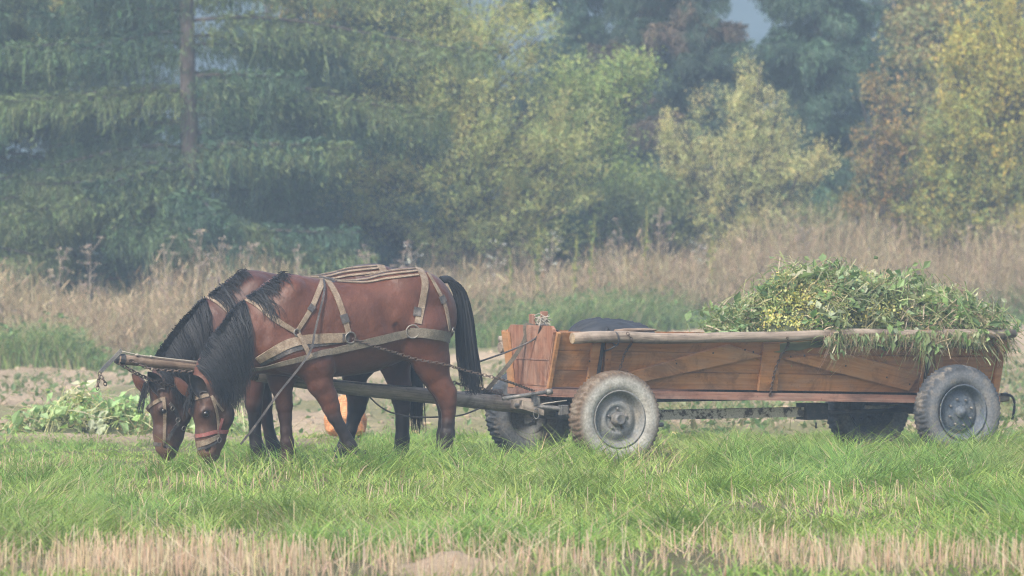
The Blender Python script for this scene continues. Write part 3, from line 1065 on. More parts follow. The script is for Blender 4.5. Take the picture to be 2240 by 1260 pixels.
build_bridle(NEAR, B1, 'brown bridle with a red noseband on the nearer horse', [
    ('browband', [(421, 873), (436, 869), (456, 863)], 8, M_STRAP), ('cheek_strap', [(462, 866), (470, 890), (476, 921), (476, 959)], 6, M_STRAP),
    ('throat_latch', [(462, 866), (478, 888), (487, 899)], 5, M_STRAP), ('noseband', [(430, 954), (450, 951), (470, 945), (507, 944)], 8, M_RED),
    ('lip_strap', [(428, 972), (448, 968), (466, 960), (479, 953)], [13, 9], M_STRAP), ('jaw_strap', [(476, 946), (481, 932), (486, 915)], 6, M_RED),
    ('lip_strap', [(434, 982), (456, 976), (474, 966)], 5, M_STRAPD), ('ring', [(477, 962)], 6, M_RING)])
build_bridle(FAR, B2, 'brown bridle with black cheek straps and steel rings on the farther horse', [
    ('browband', [(327, 891), (340, 880), (357, 871)], 8, M_STRAP), ('cheek_strap', [(358, 868), (360, 910), (359, 974)], 7, M_STRAP),
    ('noseband', [(323, 970), (340, 971), (358, 973)], 8, M_STRAPD), ('chin_strap', [(362, 972), (372, 978), (388, 984)], 7, M_STRAPD),
    ('jaw_strap', [(366, 962), (378, 940), (390, 922), (384, 900), (370, 882)], 8, M_STRAPD), ('ring', [(375, 893), (388, 918), (400, 936)], 5, M_RING)], 1.015)
# ------------------------------------------------------------------ wagon
tmid = NEAR.world((0, 0.44, 0))             # a point of the tongue, midway between the horses
PSI = R(27.5)
W = Frame((tmid[0], tmid[1], 0), PSI)
hub = W.px(1344, 916, -0.72)
WZ = hub[2] - 0.402                         # the wheels have sunk a little
wagon = empty('farm_wagon', W.P, PSI)
tag(wagon, 'long wooden farm wagon on four rubber tyres with log rails', 'wagon')


def wp(px, py, y):
    return W.px(px, py, y)


def tyre_obj(parent, rad, wd, dusty, face, seed):
    k = rad / .405
    h = wd / 2
    half = [(.238, .80), (.262, 1.0), (.295, 1.08), (.335, 1.06), (.37, .97), (.388, .90), (.393, .80), (.398, .52), (.400, .2)]
    prof = [(r * k, -y * h) for r, y in half] + [(r * k, y * h) for r, y in half[::-1]]

    def disp(p, th):
        n = len(th)
        j = np.arange(n)
        d = np.zeros((len(p), n))
        for i, (r, y) in enumerate(p):
            if r > .384 * k:
                ph = 2 if y > 0 else 0
                sh = int(round(abs(y) / h * 2.4))
                lug = ((j + ph + sh) % 4 < 2)
                d[i] = np.where(lug, .007, -.006) * (1.0 if r > .39 * k else .8)
                if abs(y) < .3 * h:
                    d[i] = np.where((j // 2) % 3 > 0, .008, -.004)
        return d

    def col(p, th):
        side = np.array([.25, .24, .215]) if dusty else np.array([.105, .11, .118])
        tread = np.array([.085, .058, .038]) if dusty else np.array([.035, .039, .045])
        t = sstep(.335 * k, .385 * k, p[:, 0])[:, None]
        c = side * (1 - t) + tread * t
        c = np.repeat(c[:, None], len(th), 1)
        nn = noise2(np.cos(th) * 3 + seed + 5, np.sin(th) * 3 + 5, 91, 3)
        return c * (0.75 + .5 * nn)[None, :, None]
    return MB().lathe(prof, 224, disp=disp, col=col).build('tyre', M_TYRE, parent, True)


def wheel(label, c, rad, wd, dusty, near, rim_mat, nuts):
    s = 1 if near else -1                   # the dished face looks away from the wagon
    prof = [(.24, -.085), (.246, -.098), (.236, -.098), (.226, -.085), (.219, -.055), (.206, -.035), (.198, -.02)]
    if nuts == 5:
        prof += [(.185, -.02), (.17, -.03), (.15, -.048), (.128, -.056), (.115, -.056), (.105, -.045), (.09, -.04), (.0, -.04)]
    else:
        prof += [(.19, -.012), (.178, -.02), (.165, -.036), (.15, -.042), (.09, -.046), (.075, -.05), (.0, -.05)]
    back = [(.0, .02), (.18, .02), (.22, .06), (.24, .085), (.24, -.085)]
    rim = MB().lathe(prof, 56)
    rim.lathe([(.19, .0), (.23, .06), (.24, .09)], 56)
    w_ = rim.build('wheel', rim_mat, wagon, True, loc=c)
    if not near:
        w_.rotation_euler.z = math.pi
    if label:
        w_['label'] = label
    tyre_obj(w_, rad, wd, dusty, s, rng.random() * 9)
    b = MB()
    if nuts == 5:
        b.lathe([(.062, -.035), (.060, -.085), (.052, -.1), (.048, -.118), (.034, -.122), (.028, -.118), (.0, -.12)], 28)
    else:
        b.lathe([(.056, -.045), (.054, -.075), (.046, -.082), (.030, -.085), (.028, -.1), (.0, -.1)], 28)
    b.build('hub', M_IRON if nuts == 5 else rim_mat, w_, True)
    for i in range(nuts):
        a = 2 * math.pi * i / nuts + .3
        r = .088 if nuts == 5 else .118
        MB().lathe([(.013, -.03), (.013, -.062), (.008, -.066), (.0, -.066)], 6, (r * math.cos(a), 0, r * math.sin(a))).build('wheel_nut', M_IRON, w_)
    if nuts == 8:
        for a in (2.5, 5.6):                # dark ventilation slots
            q = [np.array([(.186 + dr) * math.cos(a + da), -.017, (.186 + dr) * math.sin(a + da)]) for da, dr in ((-.11, -.013), (.11, -.013), (.11, .013), (-.11, .013))]
            MB().slab(q, -.004).build('slot', M_DARKIRON, w_)
    return w_


rhub = W.px(2094, 901, -0.74)
fh = np.array([hub[0], -.72, hub[2]])
rh = np.array([rhub[0], -.74, rhub[2]])
wheel('front wheel with pale dusty sidewall and mud on its tread', fh, .405, .2, True, True, M_RIMF, 5)
wheel(None, fh * [1, -1, 1] + [-.05, 0, 0], .405, .2, False, False, M_RIMF, 5)
wheel('rear wheel with blue grey rim and eight nuts', rh, .415, .19, False, True, M_RIMR, 8)
wheel(None, rh * [1, -1, 1], .415, .19, False, False, M_RIMR, 8)

# ---- box: near side plane leans outward to the top
YB, YT = -0.33, -0.49
fb, ft = wp(1203, 846, YB), wp(1223, 727, YT)
rb_, rt = wp(2181, 862, YB), wp(2200, 741, YT)
zb0, zt0, zb1, zt1 = fb[2], ft[2], rb_[2], rt[2]


def side(px, py, off=0.0):                  # a pixel on the near side's slanting face
    p = wp(px, py, -0.42)
    for _ in range(4):
        t = np.interp(p[0], [fb[0], rb_[0]], [0, 1])
        zb, zt = zb0 + (zb1 - zb0) * t, zt0 + (zt1 - zt0) * t
        y = YB + (YT - YB) * (p[2] - zb) / (zt - zb)
        p = wp(px, py, y - off)
    return p


def mir(p):
    return np.array(p) * [1, -1, 1]


for mirror in (False, True):
    b = MB()
    for a0, a1 in ((0, .30), (.31, .665), (.675, 1.0)):
        q = [fb + (ft - fb) * a0, rb_ + (rt - rb_) * a0, rb_ + (rt - rb_) * a1, fb + (ft - fb) * a1]
        if mirror:
            b.slab([mir(q[1]), mir(q[0]), mir(q[3]), mir(q[2])], -.024)
        else:
            b.slab(q, -.024)
    b.build('side_board', M_SIDE, wagon)


def strut(name, pix, mat, th=.022, off=0.0, mirror=True):
    q = [side(x, y, off) for x, y in pix]
    MB().slab(q, th).build(name, mat, wagon)
    if mirror:
        MB().slab([mir(q[1]), mir(q[0]), mir(q[3]), mir(q[2])], th).build(name, mat, wagon)


strut('brace', [(1330, 826), (1402, 833), (1664, 777), (1592, 752)], M_BRACE, .03, .003)
strut('brace', [(1985, 851), (2010, 843), (1840, 768), (1704, 757)], M_BRACE, .03, .003) if False else None
strut('brace', [(1712, 783), (1985, 853), (2012, 814), (1838, 770)], M_BRACE, .03, .003)
strut('post', [(1655, 853), (1697, 853), (1703, 748), (1668, 748)], M_SIDE, .034, .003)
strut('post', [(1280, 846), (1300, 846), (1311, 748), (1293, 748)], M_BRACE, .034, .003)
strut('post', [(1316, 846), (1330, 846), (1336, 748), (1323, 748)], M_SIDE, .026, .003)
strut('post', [(2010, 856), (2024, 856), (2028, 745), (2014, 745)], M_SIDE, .026, .003)
strut('post', [(2042, 858), (2058, 858), (2060, 745), (2044, 745)], M_SIDE, .034, .003)
strut('post', [(2166, 862), (2180, 862), (2200, 742), (2186, 741)], M_SIDE, .03, .003)
strut('corner_post', [(1196, 848), (1203, 848), (1224, 726), (1217, 726)], M_BRACE, .03, .003)
for x, y in ((1372, 815), (1392, 824), (1480, 795), (1560, 772), (1630, 765), (1648, 770), (1676, 775), (1684, 790), (1680, 835), (1730, 780), (1760, 778), (1850, 800), (1940, 825), (1990, 840), (1290, 790), (1287, 825)):
    MB().ball(side(x, y, .034), .009, 6, sc=(1, .5, 1)).build('bolt', M_DARKIRON, wagon, True)
# floor, sills, beams
zf = wp(1203, 852, YB)[2]
sill0, sill1 = wp(1126, 856, 0), wp(2183, 868, YB)
x0, x1 = fb[0] - .02, rb_[0] + .02
MB().box((x0, -.32, zf - .03), (x1, .32, zf - .005)).build('floor_boards', M_SILL, wagon)
for sg in (-1, 1):
    p = [np.array([x0 - .01, sg * .355, zf - .062]), np.array([x1, sg * .355, zb1 - .09]), np.array([x1, sg * .355, zb1 - .022]), np.array([x0 - .01, sg * .355, zf + .004])]
    if sg > 0:
        p = [p[1], p[0], p[3], p[2]]
    MB().slab(p, -.05).build('sill', M_SILL, wagon)
    MB().box((x0 + .3, sg * .2 - .04, zf - .13), (x1 - .2, sg * .2 + .04, zf - .035)).build('floor_beam', M_DARKIRON, wagon)
MB().box((x0 - .03, -.36, zf - .055), (x0 + .015, .36, zf + .005)).build('front_sill', M_SILL, wagon)
# front wall
xf = fb[0] + .01
c4 = [(xf, .31, zf), (xf, -.31, zf), (xf - .0, -.43, zt0 - .02), (xf, .43, zt0 - .02)]
MB().slab(c4, .03).build('front_wall', M_FRONT, wagon)
b = MB()
arch = []
z2 = wp(1185, 711, 0)[2]
for sgn in (-1, 1):
    pass
yA, yB_ = .40, -.42
prof = [(.28, zf + .03), (-.30, zf + .03), (-.435, zt0 + .0), (-.43, z2 - .03), (-.39, z2), (.34, z2), (.38, z2 - .03), (.41, zt0 - .03)]
n = len(prof)
fx = xf - .036
v = np.array([(fx, y, z) for y, z in prof] + [(fx + .03, y, z) for y, z in prof])
b = MB()
idx = np.arange(n)
fan = np.array([[0, i, i + 1] for i in range(1, n - 1)])
cen = v[:n].mean(0)
g = np.stack([v[:, 2], v[:, 1], v[:, 0]], 1)
b.add(v, [fan[:, ::-1], fan + n, np.stack([idx, (idx + 1) % n, (idx + 1) % n + n, idx + n], 1)], g)
b.build('front_board', M_FRONT, wagon)
zl = wp(1150, 785, 0)[2]
MB().box((fx - .006, -.36, zl - .006), (fx - .0005, .30, zl + .006)).build('board_seam', M_SILL, wagon)
MB().slab([(fx - .006, .33, zf + .0), (fx - .006, .24, zf + .0), (fx - .006, .34, zt0 - .01), (fx - .006, .45, zt0 - .01)], .024).build('corner_post', M_BRACE, wagon)
# rear wall
MB().slab([(rb_[0] - .03, -.31, zb1), (rb_[0] - .03, .31, zb1), (rt[0] - .03, .47, zt1), (rt[0] - .03, -.47, zt1)], .03).build('tailboard', M_SIDE, wagon)
# log rails
pa, pb = wp(1252, 742, -.56), wp(2220, 727, -.56)
L = np.linspace(0, 1, 26)[:, None]
rail = pa + (pb - pa) * L + np.stack([0 * L[:, 0], .012 * np.sin(L[:, 0] * 7), .010 * np.sin(L[:, 0] * 11 + 1) + .006 * np.sin(L[:, 0] * 23)], 1)
rr = np.linspace(.049, .038, 26) * (1 + .05 * np.sin(L[:, 0] * 17))
r1 = MB().tube(rail, rr, 16, wob=.05).build('log_rail', M_LOG, wagon, True)
e = rail[0] - (rail[1] - rail[0]) / np.linalg.norm(rail[1] - rail[0]) * .003
MB().tube([e, rail[0] + [.002, 0, 0]], .046, 16).build('cut_end', M_END, r1)
far = mir(rail)
d = wp(1094, 760, .53) - far[0]
far = far + d
r2 = MB().tube(far, rr * 1.0, 16, wob=.05).build('log_rail', M_POLE, wagon, True)
e = far[0] - np.array([.003, 0, 0])
MB().tube([e, far[0] + [.002, 0, 0]], .046, 16).build('cut_end', M_LOG, r2)
MB().tube([wp(1093, 742, .60), wp(1150, 741, .62)], .03, 10).build('log_stub', M_POLE, wagon, True)
# stakes that carry the rails
for x, ytop in ((1318, 733), (2034, 733)):
    p0, p1 = side(x - 14, 850, .06), side(x + 2, 748, .03)
    top = wp(x + 12, ytop - 16, -.50)
    MB().tube(resample([p0, p1, top], n=10), .016, 8).build('iron_stake', M_DARKIRON, wagon, True)
    c = wp(x + 28, 741, -.56)
    MB().ring(c, .056, .008, (1, .05, .1), 20, 6).build('rail_strap', M_DARKIRON, wagon, True)
    p = [wp(x + 28, 757, -.60), wp(x + 14, 765, -.56), side(x + 2, 768, .03)]
    MB().tube(resample(p, n=8), .008, 6).build('rail_hook', M_DARKIRON, wagon, True)
for pts, wraps in (([(1372, 728), (1383, 745), (1375, 760), (1367, 772), (1358, 800), (1352, 815)], 1), ([(1722, 738), (1724, 755), (1710, 775), (1697, 805), (1690, 835), (1684, 866)], 1), ([(2030, 755), (2032, 790), (2030, 815)], 0)):
    P = [wp(x, y, -.615) if y < 750 else side(x, y, .045) for x, y in pts]
    MB().chain(P, .034, .005).build('rail_chain', M_CHAIN, wagon, True)
# running gear
MB().tube([(fh[0] - .0, -.66, fh[2]), (fh[0] - .05, .66, fh[2])], .042, 12).build('front_axle', M_IRON, wagon, True)
MB().tube([(rh[0], -.68, rh[2]), (rh[0], .68, rh[2])], .045, 12).build('rear_axle', M_DARKIRON, wagon, True)
MB().box((fh[0] - .09, -.30, fh[2] + .05), (fh[0] + .09, .30, zf - .14)).build('bolster', M_SILL, wagon)
MB().box((rh[0] - .09, -.34, rh[2] + .05), (rh[0] + .09, .34, zf - .14)).build('bolster', M_DARKIRON, wagon)
q0, q1 = wp(1400, 909, -.05), wp(1790, 909, -.05)
MB().box((fh[0], -.05, q0[2] - .042), (q1[0], .05, q0[2] + .042)).build('reach_beam', M_PAINTED, wagon)
k0, k1 = wp(1763, 906, -.08), wp(1811, 906, -.08)
MB().box((k0[0], -.09, q0[2] - .07), (k1[0], .09, q0[2] + .075)).build('reach_socket', M_DARKIRON, wagon)
p0 = wp(1811, 902, -.05)
MB().tube([p0, (rh[0] + .05, -.05, p0[2] + .01)], .022, 10).build('reach_pipe', M_DARKIRON, wagon, True)
MB().tube([wp(1893, 891, -.2), wp(1941, 889, -.2)], .018, 10).build('brake_cylinder', M_IRON, wagon, True)
MB().tube([wp(1941, 889, -.2), wp(1984, 879, -.25)], .006, 6).build('brake_rod', M_IRON, wagon, True)
MB().tube([wp(1785, 924, -.05), wp(1785, 937, -.05)], .008, 6).build('pin', M_DARKIRON, wagon, True)
MB().tube([wp(1380, 930, -.45), wp(1450, 929, -.45)], .02, 12).build('axle_pipe', M_IRON, wagon, True)
# rear end: block, hook
MB().tube([wp(2150, 876, 0), wp(2203, 868, 0)], .042, 10, wob=.1).build('tail_block', M_POLE, wagon)
hk = [wp(2190, 862, -.05), wp(2212, 866, -.05), wp(2219, 880, -.05), wp(2218, 900, -.05), wp(2214, 918, -.05)]
MB().tube(resample(hk, n=12), .012, 8).build('tail_hook', M_DARKIRON, wagon, True)
# tongue
ta, tb = wp(258, 785, 0), wp(1210, 893, 0)
tm = [ta, wp(440, 803, 0), wp(600, 826, 0), wp(760, 848, 0), wp(930, 865, 0), wp(1110, 884, 0), tb]
tp = resample(tm, n=40)
split = 12
MB().tube(tp[:split + 1], np.linspace(.042, .050, split + 1), 12, wob=.05).build('tongue_front', M_POLEF, wagon, True)
MB().tube(tp[split:], np.linspace(.054, .070, len(tp) - split), 12, wob=.05).build('tongue', M_POLE, wagon, True)
b = MB().tube([tp[0] - (tp[2] - tp[0]) * .12, tp[0] + (tp[1] - tp[0]) * .5], [.036, .05], 10)
b.build('tongue_cap', M_DARKIRON, wagon)
hk = [wp(266, 766, -.03), wp(218, 815, -.03)]
MB().bar(hk[0], hk[1], .032, .012).build('tongue_hook', M_IRON, wagon)
MB().chain([wp(219, 814, -.03), wp(216, 830, -.03), wp(213, 852, -.03)], .04, .006).build('hook_chain', M_CHAIN, wagon, True)
MB().chain([wp(219, 822, -.03), wp(228, 832, -.05), wp(231, 843, -.03)], .04, .007).build('hook_chain', M_CHAIN, wagon, True)
rp_ = [wp(265, 768, -.03), wp(300, 776, -.03), wp(330, 780, -.04), wp(432, 792, -.05)]
MB().tube(resample(rp_, n=16), .006, 6).build('tongue_rope', M_ROPE, wagon, True)
for x, y in ((300, 776), (330, 780)):
    MB().ball(wp(x, y, -.035), .014, 6, sc=(1.3, 1, .8)).build('rope_knot', M_ROPE, wagon, True)
MB().chain([wp(284, 788, -.05), wp(322, 804, -.06), wp(360, 810, -.06), wp(428, 813, -.06)], .042, .006).build('tongue_chain', M_CHAIN, wagon, True)
# drawbar jaws and whippletrees
MB().slab([wp(1116, 893, -.12), wp(1165, 908, -.14), wp(1166, 884, -.14), wp(1118, 874, -.12)], .26).build('drawbar_jaw', M_POLE, wagon)
p = [wp(1099, 872, -.35), wp(1200, 857, -.42)]
MB().tube(p, .017, 10).tube([wp(1195, 858, -.42), wp(1207, 856, -.425)], .026, 12).build('whippletree', M_IRON, wagon, True)
p = [wp(1126, 887, -.28), wp(1175, 889, -.38), wp(1244, 896, -.45)]
MB().tube(resample(p, n=8), [.020, .018, .017, .017, .018, .02, .022, .024], 10).build('drawbar_pipe', M_IRON, wagon, True)
MB().box(wp(1228, 908, -.48) + [0, 0, 0], wp(1244, 886, -.48) + [.0, .06, 0]).build('drawbar_clevis', M_IRON, wagon)
MB().ring(wp(1173, 905, -.42), .045, .008, (.4, 1, 0), 16, 6, .5, up=(0, 0, 1)).build('shackle', M_IRON, wagon, True)
MB().box(wp(1168, 888, -.40), wp(1182, 866, -.40) + [0, .05, 0]).build('shackle_block', M_IRON, wagon)
MB().tube([wp(1165, 886, -.35), wp(1240, 876, -.45)], .006, 6).build('brake_cable', M_ROPE, wagon, True)
MB().tube([wp(1000, 862, .12), wp(1099, 856, .05)], .022, 10).build('whippletree', M_IRON, wagon, True)
# stakes by the driver's board
for (xa, ya), (xb, yb), wd in (((1189, 712), (1190, 681), .06), ((1164, 712), (1164, 687), .05)):
    a, c = wp(xa, ya + 25, .1), wp(xb, yb, .1)
    MB().bar(a, c, wd, .03, up=(1, 0, 0)).build('seat_stake', M_FRONT, wagon)

# ------------------------------------------------------------------ reins, traces, ropes
def rope(name, pts, r, mat, label, cat, group=None, flat=None):
    P = resample(np.array(pts), n=max(8, len(pts) * 7))
    b = MB()
    if flat:
        ribbon(b, P, np.repeat([[0.35, -.93, .1]], len(P), 0), flat, .005)
        o = b.build(name, mat, None)
    else:
        o = b.tube(P, r, 7).build(name, mat, None, True)
    tag(o, label, cat, group)
    return o


def nw(px, py, y):
    return NEAR.world(NEAR.px(px, py, y))


def dr(px, py, off=.03):
    p, n = drape(NEAR, B1, [(px, py)], off)
    return NEAR.world(p[0])


def ww(px, py, y):
    return W.world(W.px(px, py, y))


rope('rein', [dr(708, 610), dr(706, 644, .035), dr(684, 724, .05), dr(668, 775, .06), nw(604, 867, -.40), nw(560, 929, -.36), nw(526, 972, -.30)], .01, M_STRAPD,
     'dark leather rein slanting from the withers down to the grass beside the nearer head', 'rein', None, .017)
rope('rein', [ww(1043, 793, -.1), ww(1111, 769, -.1), ww(1170, 741, -.12), W.world((fx - .012, -.22, z2 - .02)), W.world((fx + .01, -.25, z2 + .008)), W.world((fx + .3, -.2, z2 - .1))],
     .008, M_STRAPD, 'thin dark rein running up from the tail to the top of the front board', 'rein')
rope('strap', [ww(1062, 857, .05), ww(1119, 789, .05), ww(1149, 740, .05), W.world((fx - .012, .06, z2 - .03)), W.world((fx + .01, .05, z2 + .008)), W.world((fx + .25, .05, z2 - .1))],
     .008, M_GREYSTRAP, 'grey webbing strap rising from the tongue over the front board', 'strap', None, .035)
rope('rope', [nw(716, 832, .36), nw(760, 836, .34), nw(830, 842, .33), nw(910, 846, .34)], .006, M_STRAPD, 'thin cord stretched along the top of the tongue under the belly', 'cord')
rope('rope', [nw(808, 868, .3), nw(830, 888, .3), nw(858, 903, .3), nw(907, 912, .3), nw(965, 912, .3), nw(1010, 908, .35), nw(1050, 893, .4)], .007, M_STRAPD,
     'dark cord sagging below the tongue between the hind legs', 'cord')
P = [dr(770, 740, .03), dr(821, 757, .03), dr(865, 769, .03), dr(912, 781, .035), dr(965, 795, .04), nw(1010, 808, -.28), nw(1053, 819, -.28), nw(1100, 831, -.3), W.world(wp(1168, 855, -.4))]
tag(MB().chain(P, .04, .0042).build('trace_chain', M_CHAIN, None, True), 'rusty trace chain running from the collar ring past the hind leg to the wagon', 'chain')
P = [W.world(wp(930, 816, .1)), W.world(wp(985, 835, .08)), W.world(wp(1060, 852, .05)), W.world(wp(1100, 864, -.1)), W.world(wp(1112, 874, -.2))]
tag(MB().chain(P, .044, .006).build('trace_chain', M_CHAIN, None, True), 'dark trace chain hanging behind the tail down to the whippletree', 'chain')
P = [W.world(wp(x, y, yy)) for x, y, yy in ((254, 791, -.02), (288, 811, .0), (318, 826, .05), (360, 841, .1), (398, 847, .14))]
tag(MB().chain(P, .048, .0065).build('pole_chain', M_CHAIN, None, True), 'dark chain sagging from the tongue tip across the farther head', 'chain')

# ------------------------------------------------------------------ things in the wagon
def cloth():
    a, c = wp(1246, 728, .0), wp(1420, 720, .1)
    n, m = 60, 34
    u, v = np.meshgrid(np.linspace(0, 1, n), np.linspace(-1, 1, m), indexing='ij')
    ed = np.clip(1 - np.abs(v) ** 2.4, 0, 1) ** .5
    prof = np.interp(u, [0, .1, .25, .4, .6, .8, .93, 1], [.0, .55, .95, 1, .92, .8, .5, 0])
    w1 = noise2(u * 5 + 2 * v, v * 1.5 + u * 9, 71, 3) - .5
    wr = noise2(u * 2 + v, u * 3 + v * 9, 72, 2) - .5
    x = a[0] + (c[0] - a[0]) * u + .03 * w1
    y = .02 + .30 * v * np.interp(u, [0, .2, .8, 1], [.3, 1, 1, .3])
    z = zt0 - .06 + (.155 * prof * ed) + (.035 * w1 + .05 * wr) * ed
    i = np.arange(n - 1)[:, None] * m
    j = np.arange(m - 1)
    f = np.stack([i + j, i + m + j, i + m + j + 1, i + j + 1], -1).reshape(-1, 4)
    b = MB().add(W.world(np.stack([x, y, z], -1).reshape(-1, 3)), f)
    tag(b.build('cloth', M_TARP, None, True), 'black wrinkled cloth humped over something at the front of the wagon', 'cloth')


cloth()
# twigs tied to the stake
b = MB()
c = W.world(wp(1186, 706, .07))
for i in range(60):
    d = rng.normal(size=3) * [1, .8, .7]
    d /= np.linalg.norm(d)
    o = c + rng.normal(0, .022, 3)
    b.tube([o - d * .05, o + rng.normal(0, .01, 3), o + d * .05], .0035, 5, col=(.2, .16, .11))
tag(b.build('twig_bundle', M_ROPE, None), 'small tangle of dry twigs on top of the front board', 'twigs')
a, c = ww(1345, 725, -.45), ww(1435, 722, -.40)
tag(MB().tube(resample([a, (a + c) / 2 + [0, 0, .006], c], n=10), [.016, .017, .018, .018, .017, .016, .016, .015, .013, .008], 8, wob=.15).build('stick', M_POLEF, None), 'short weathered stick lying on the log rail beside the black cloth', 'stick')
# ------------------------------------------------------------------ vegetation
def pick(pal, n, jit=.2):
    pal = np.array(pal, float)
    c = pal[rng.integers(0, len(pal), n)]
    return c * (1 + jit * (rng.random((n, 1)) * 2 - 1)) * (1 + .06 * rng.normal(size=(n, 3)))


def blades(mb, P, h, wd, az, lean, bend, col, seg=3, face=None, taper=.75, tip=.12):
    n = len(P)
    t = np.linspace(0, 1, seg + 1)
    d = np.stack([np.cos(az), np.sin(az), np.zeros(n)], 1)
    fa = rng.random(n) * np.pi if face is None else face
    s = np.stack([np.cos(fa), np.sin(fa) * .6, np.zeros(n)], 1)
    h, wd, lean, bend = [np.broadcast_to(np.asarray(q, float), (n,)) for q in (h, wd, lean, bend)]
    c = P[:, None] + d[:, None] * (h[:, None] * (lean[:, None] * t + bend[:, None] * t ** 2.2))[..., None]
    c = c.copy()
    c[..., 2] += h[:, None] * (t - .45 * bend[:, None] * t ** 2.4)
    w_ = wd[:, None] * np.maximum(1 - t ** (1 / taper), tip)
    v = np.stack([c - s[:, None] * w_[..., None] / 2, c + s[:, None] * w_[..., None] / 2], 2).reshape(-1, 3)
    k = 2 * (seg + 1)
    i = (np.arange(n)[:, None] * k + np.arange(seg)[None] * 2).reshape(-1, 1)
    f = np.concatenate([i, i + 1, i + 3, i + 2], 1)
    mb.add(v, f, None, np.repeat(col, k, 0))


def leaves(mb, P, size, col, up=.5, ratio=.55, dirs=None):
    n = len(P)
    size = np.broadcast_to(np.asarray(size, float), (n,))[:, None]
    a = rng.normal(size=(n, 3)) if dirs is None else dirs + .35 * rng.normal(size=(n, 3))
    a /= np.linalg.norm(a, axis=1)[:, None] + 1e-9
    nn = rng.normal(size=(n, 3)) + [0, -.25, up]
    s = np.cross(a, nn)
    s /= np.linalg.norm(s, axis=1)[:, None] + 1e-9
    fold = np.cross(s, a) * size * .12
    v = np.stack([P - a * size * .5, P + s * size * ratio / 2 + fold - a * size * .08, P + a * size * .5, P - s * size * ratio / 2 + fold - a * size * .08], 1).reshape(-1, 3)
    f = np.arange(4 * n).reshape(-1, 4)
    mb.add(v, f, None, np.repeat(col, 4, 0))


def strip_pts(n, y0, y1, marg=1.12):         # points on the ground inside the view's wedge
    Y = np.sqrt(rng.random(n) * (y1 ** 2 - y0 ** 2) + y0 ** 2)
    X = (rng.random(n) * 2 - 1) * (1120 / F * Y * marg + .5)
    return X, Y


def ground_pts(X, Y):
    return np.stack([X, Y, gz(X, Y) - .005], 1)


GREEN = [(.20, .295, .06), (.245, .33, .07), (.145, .235, .05), (.29, .355, .085), (.21, .29, .075)]


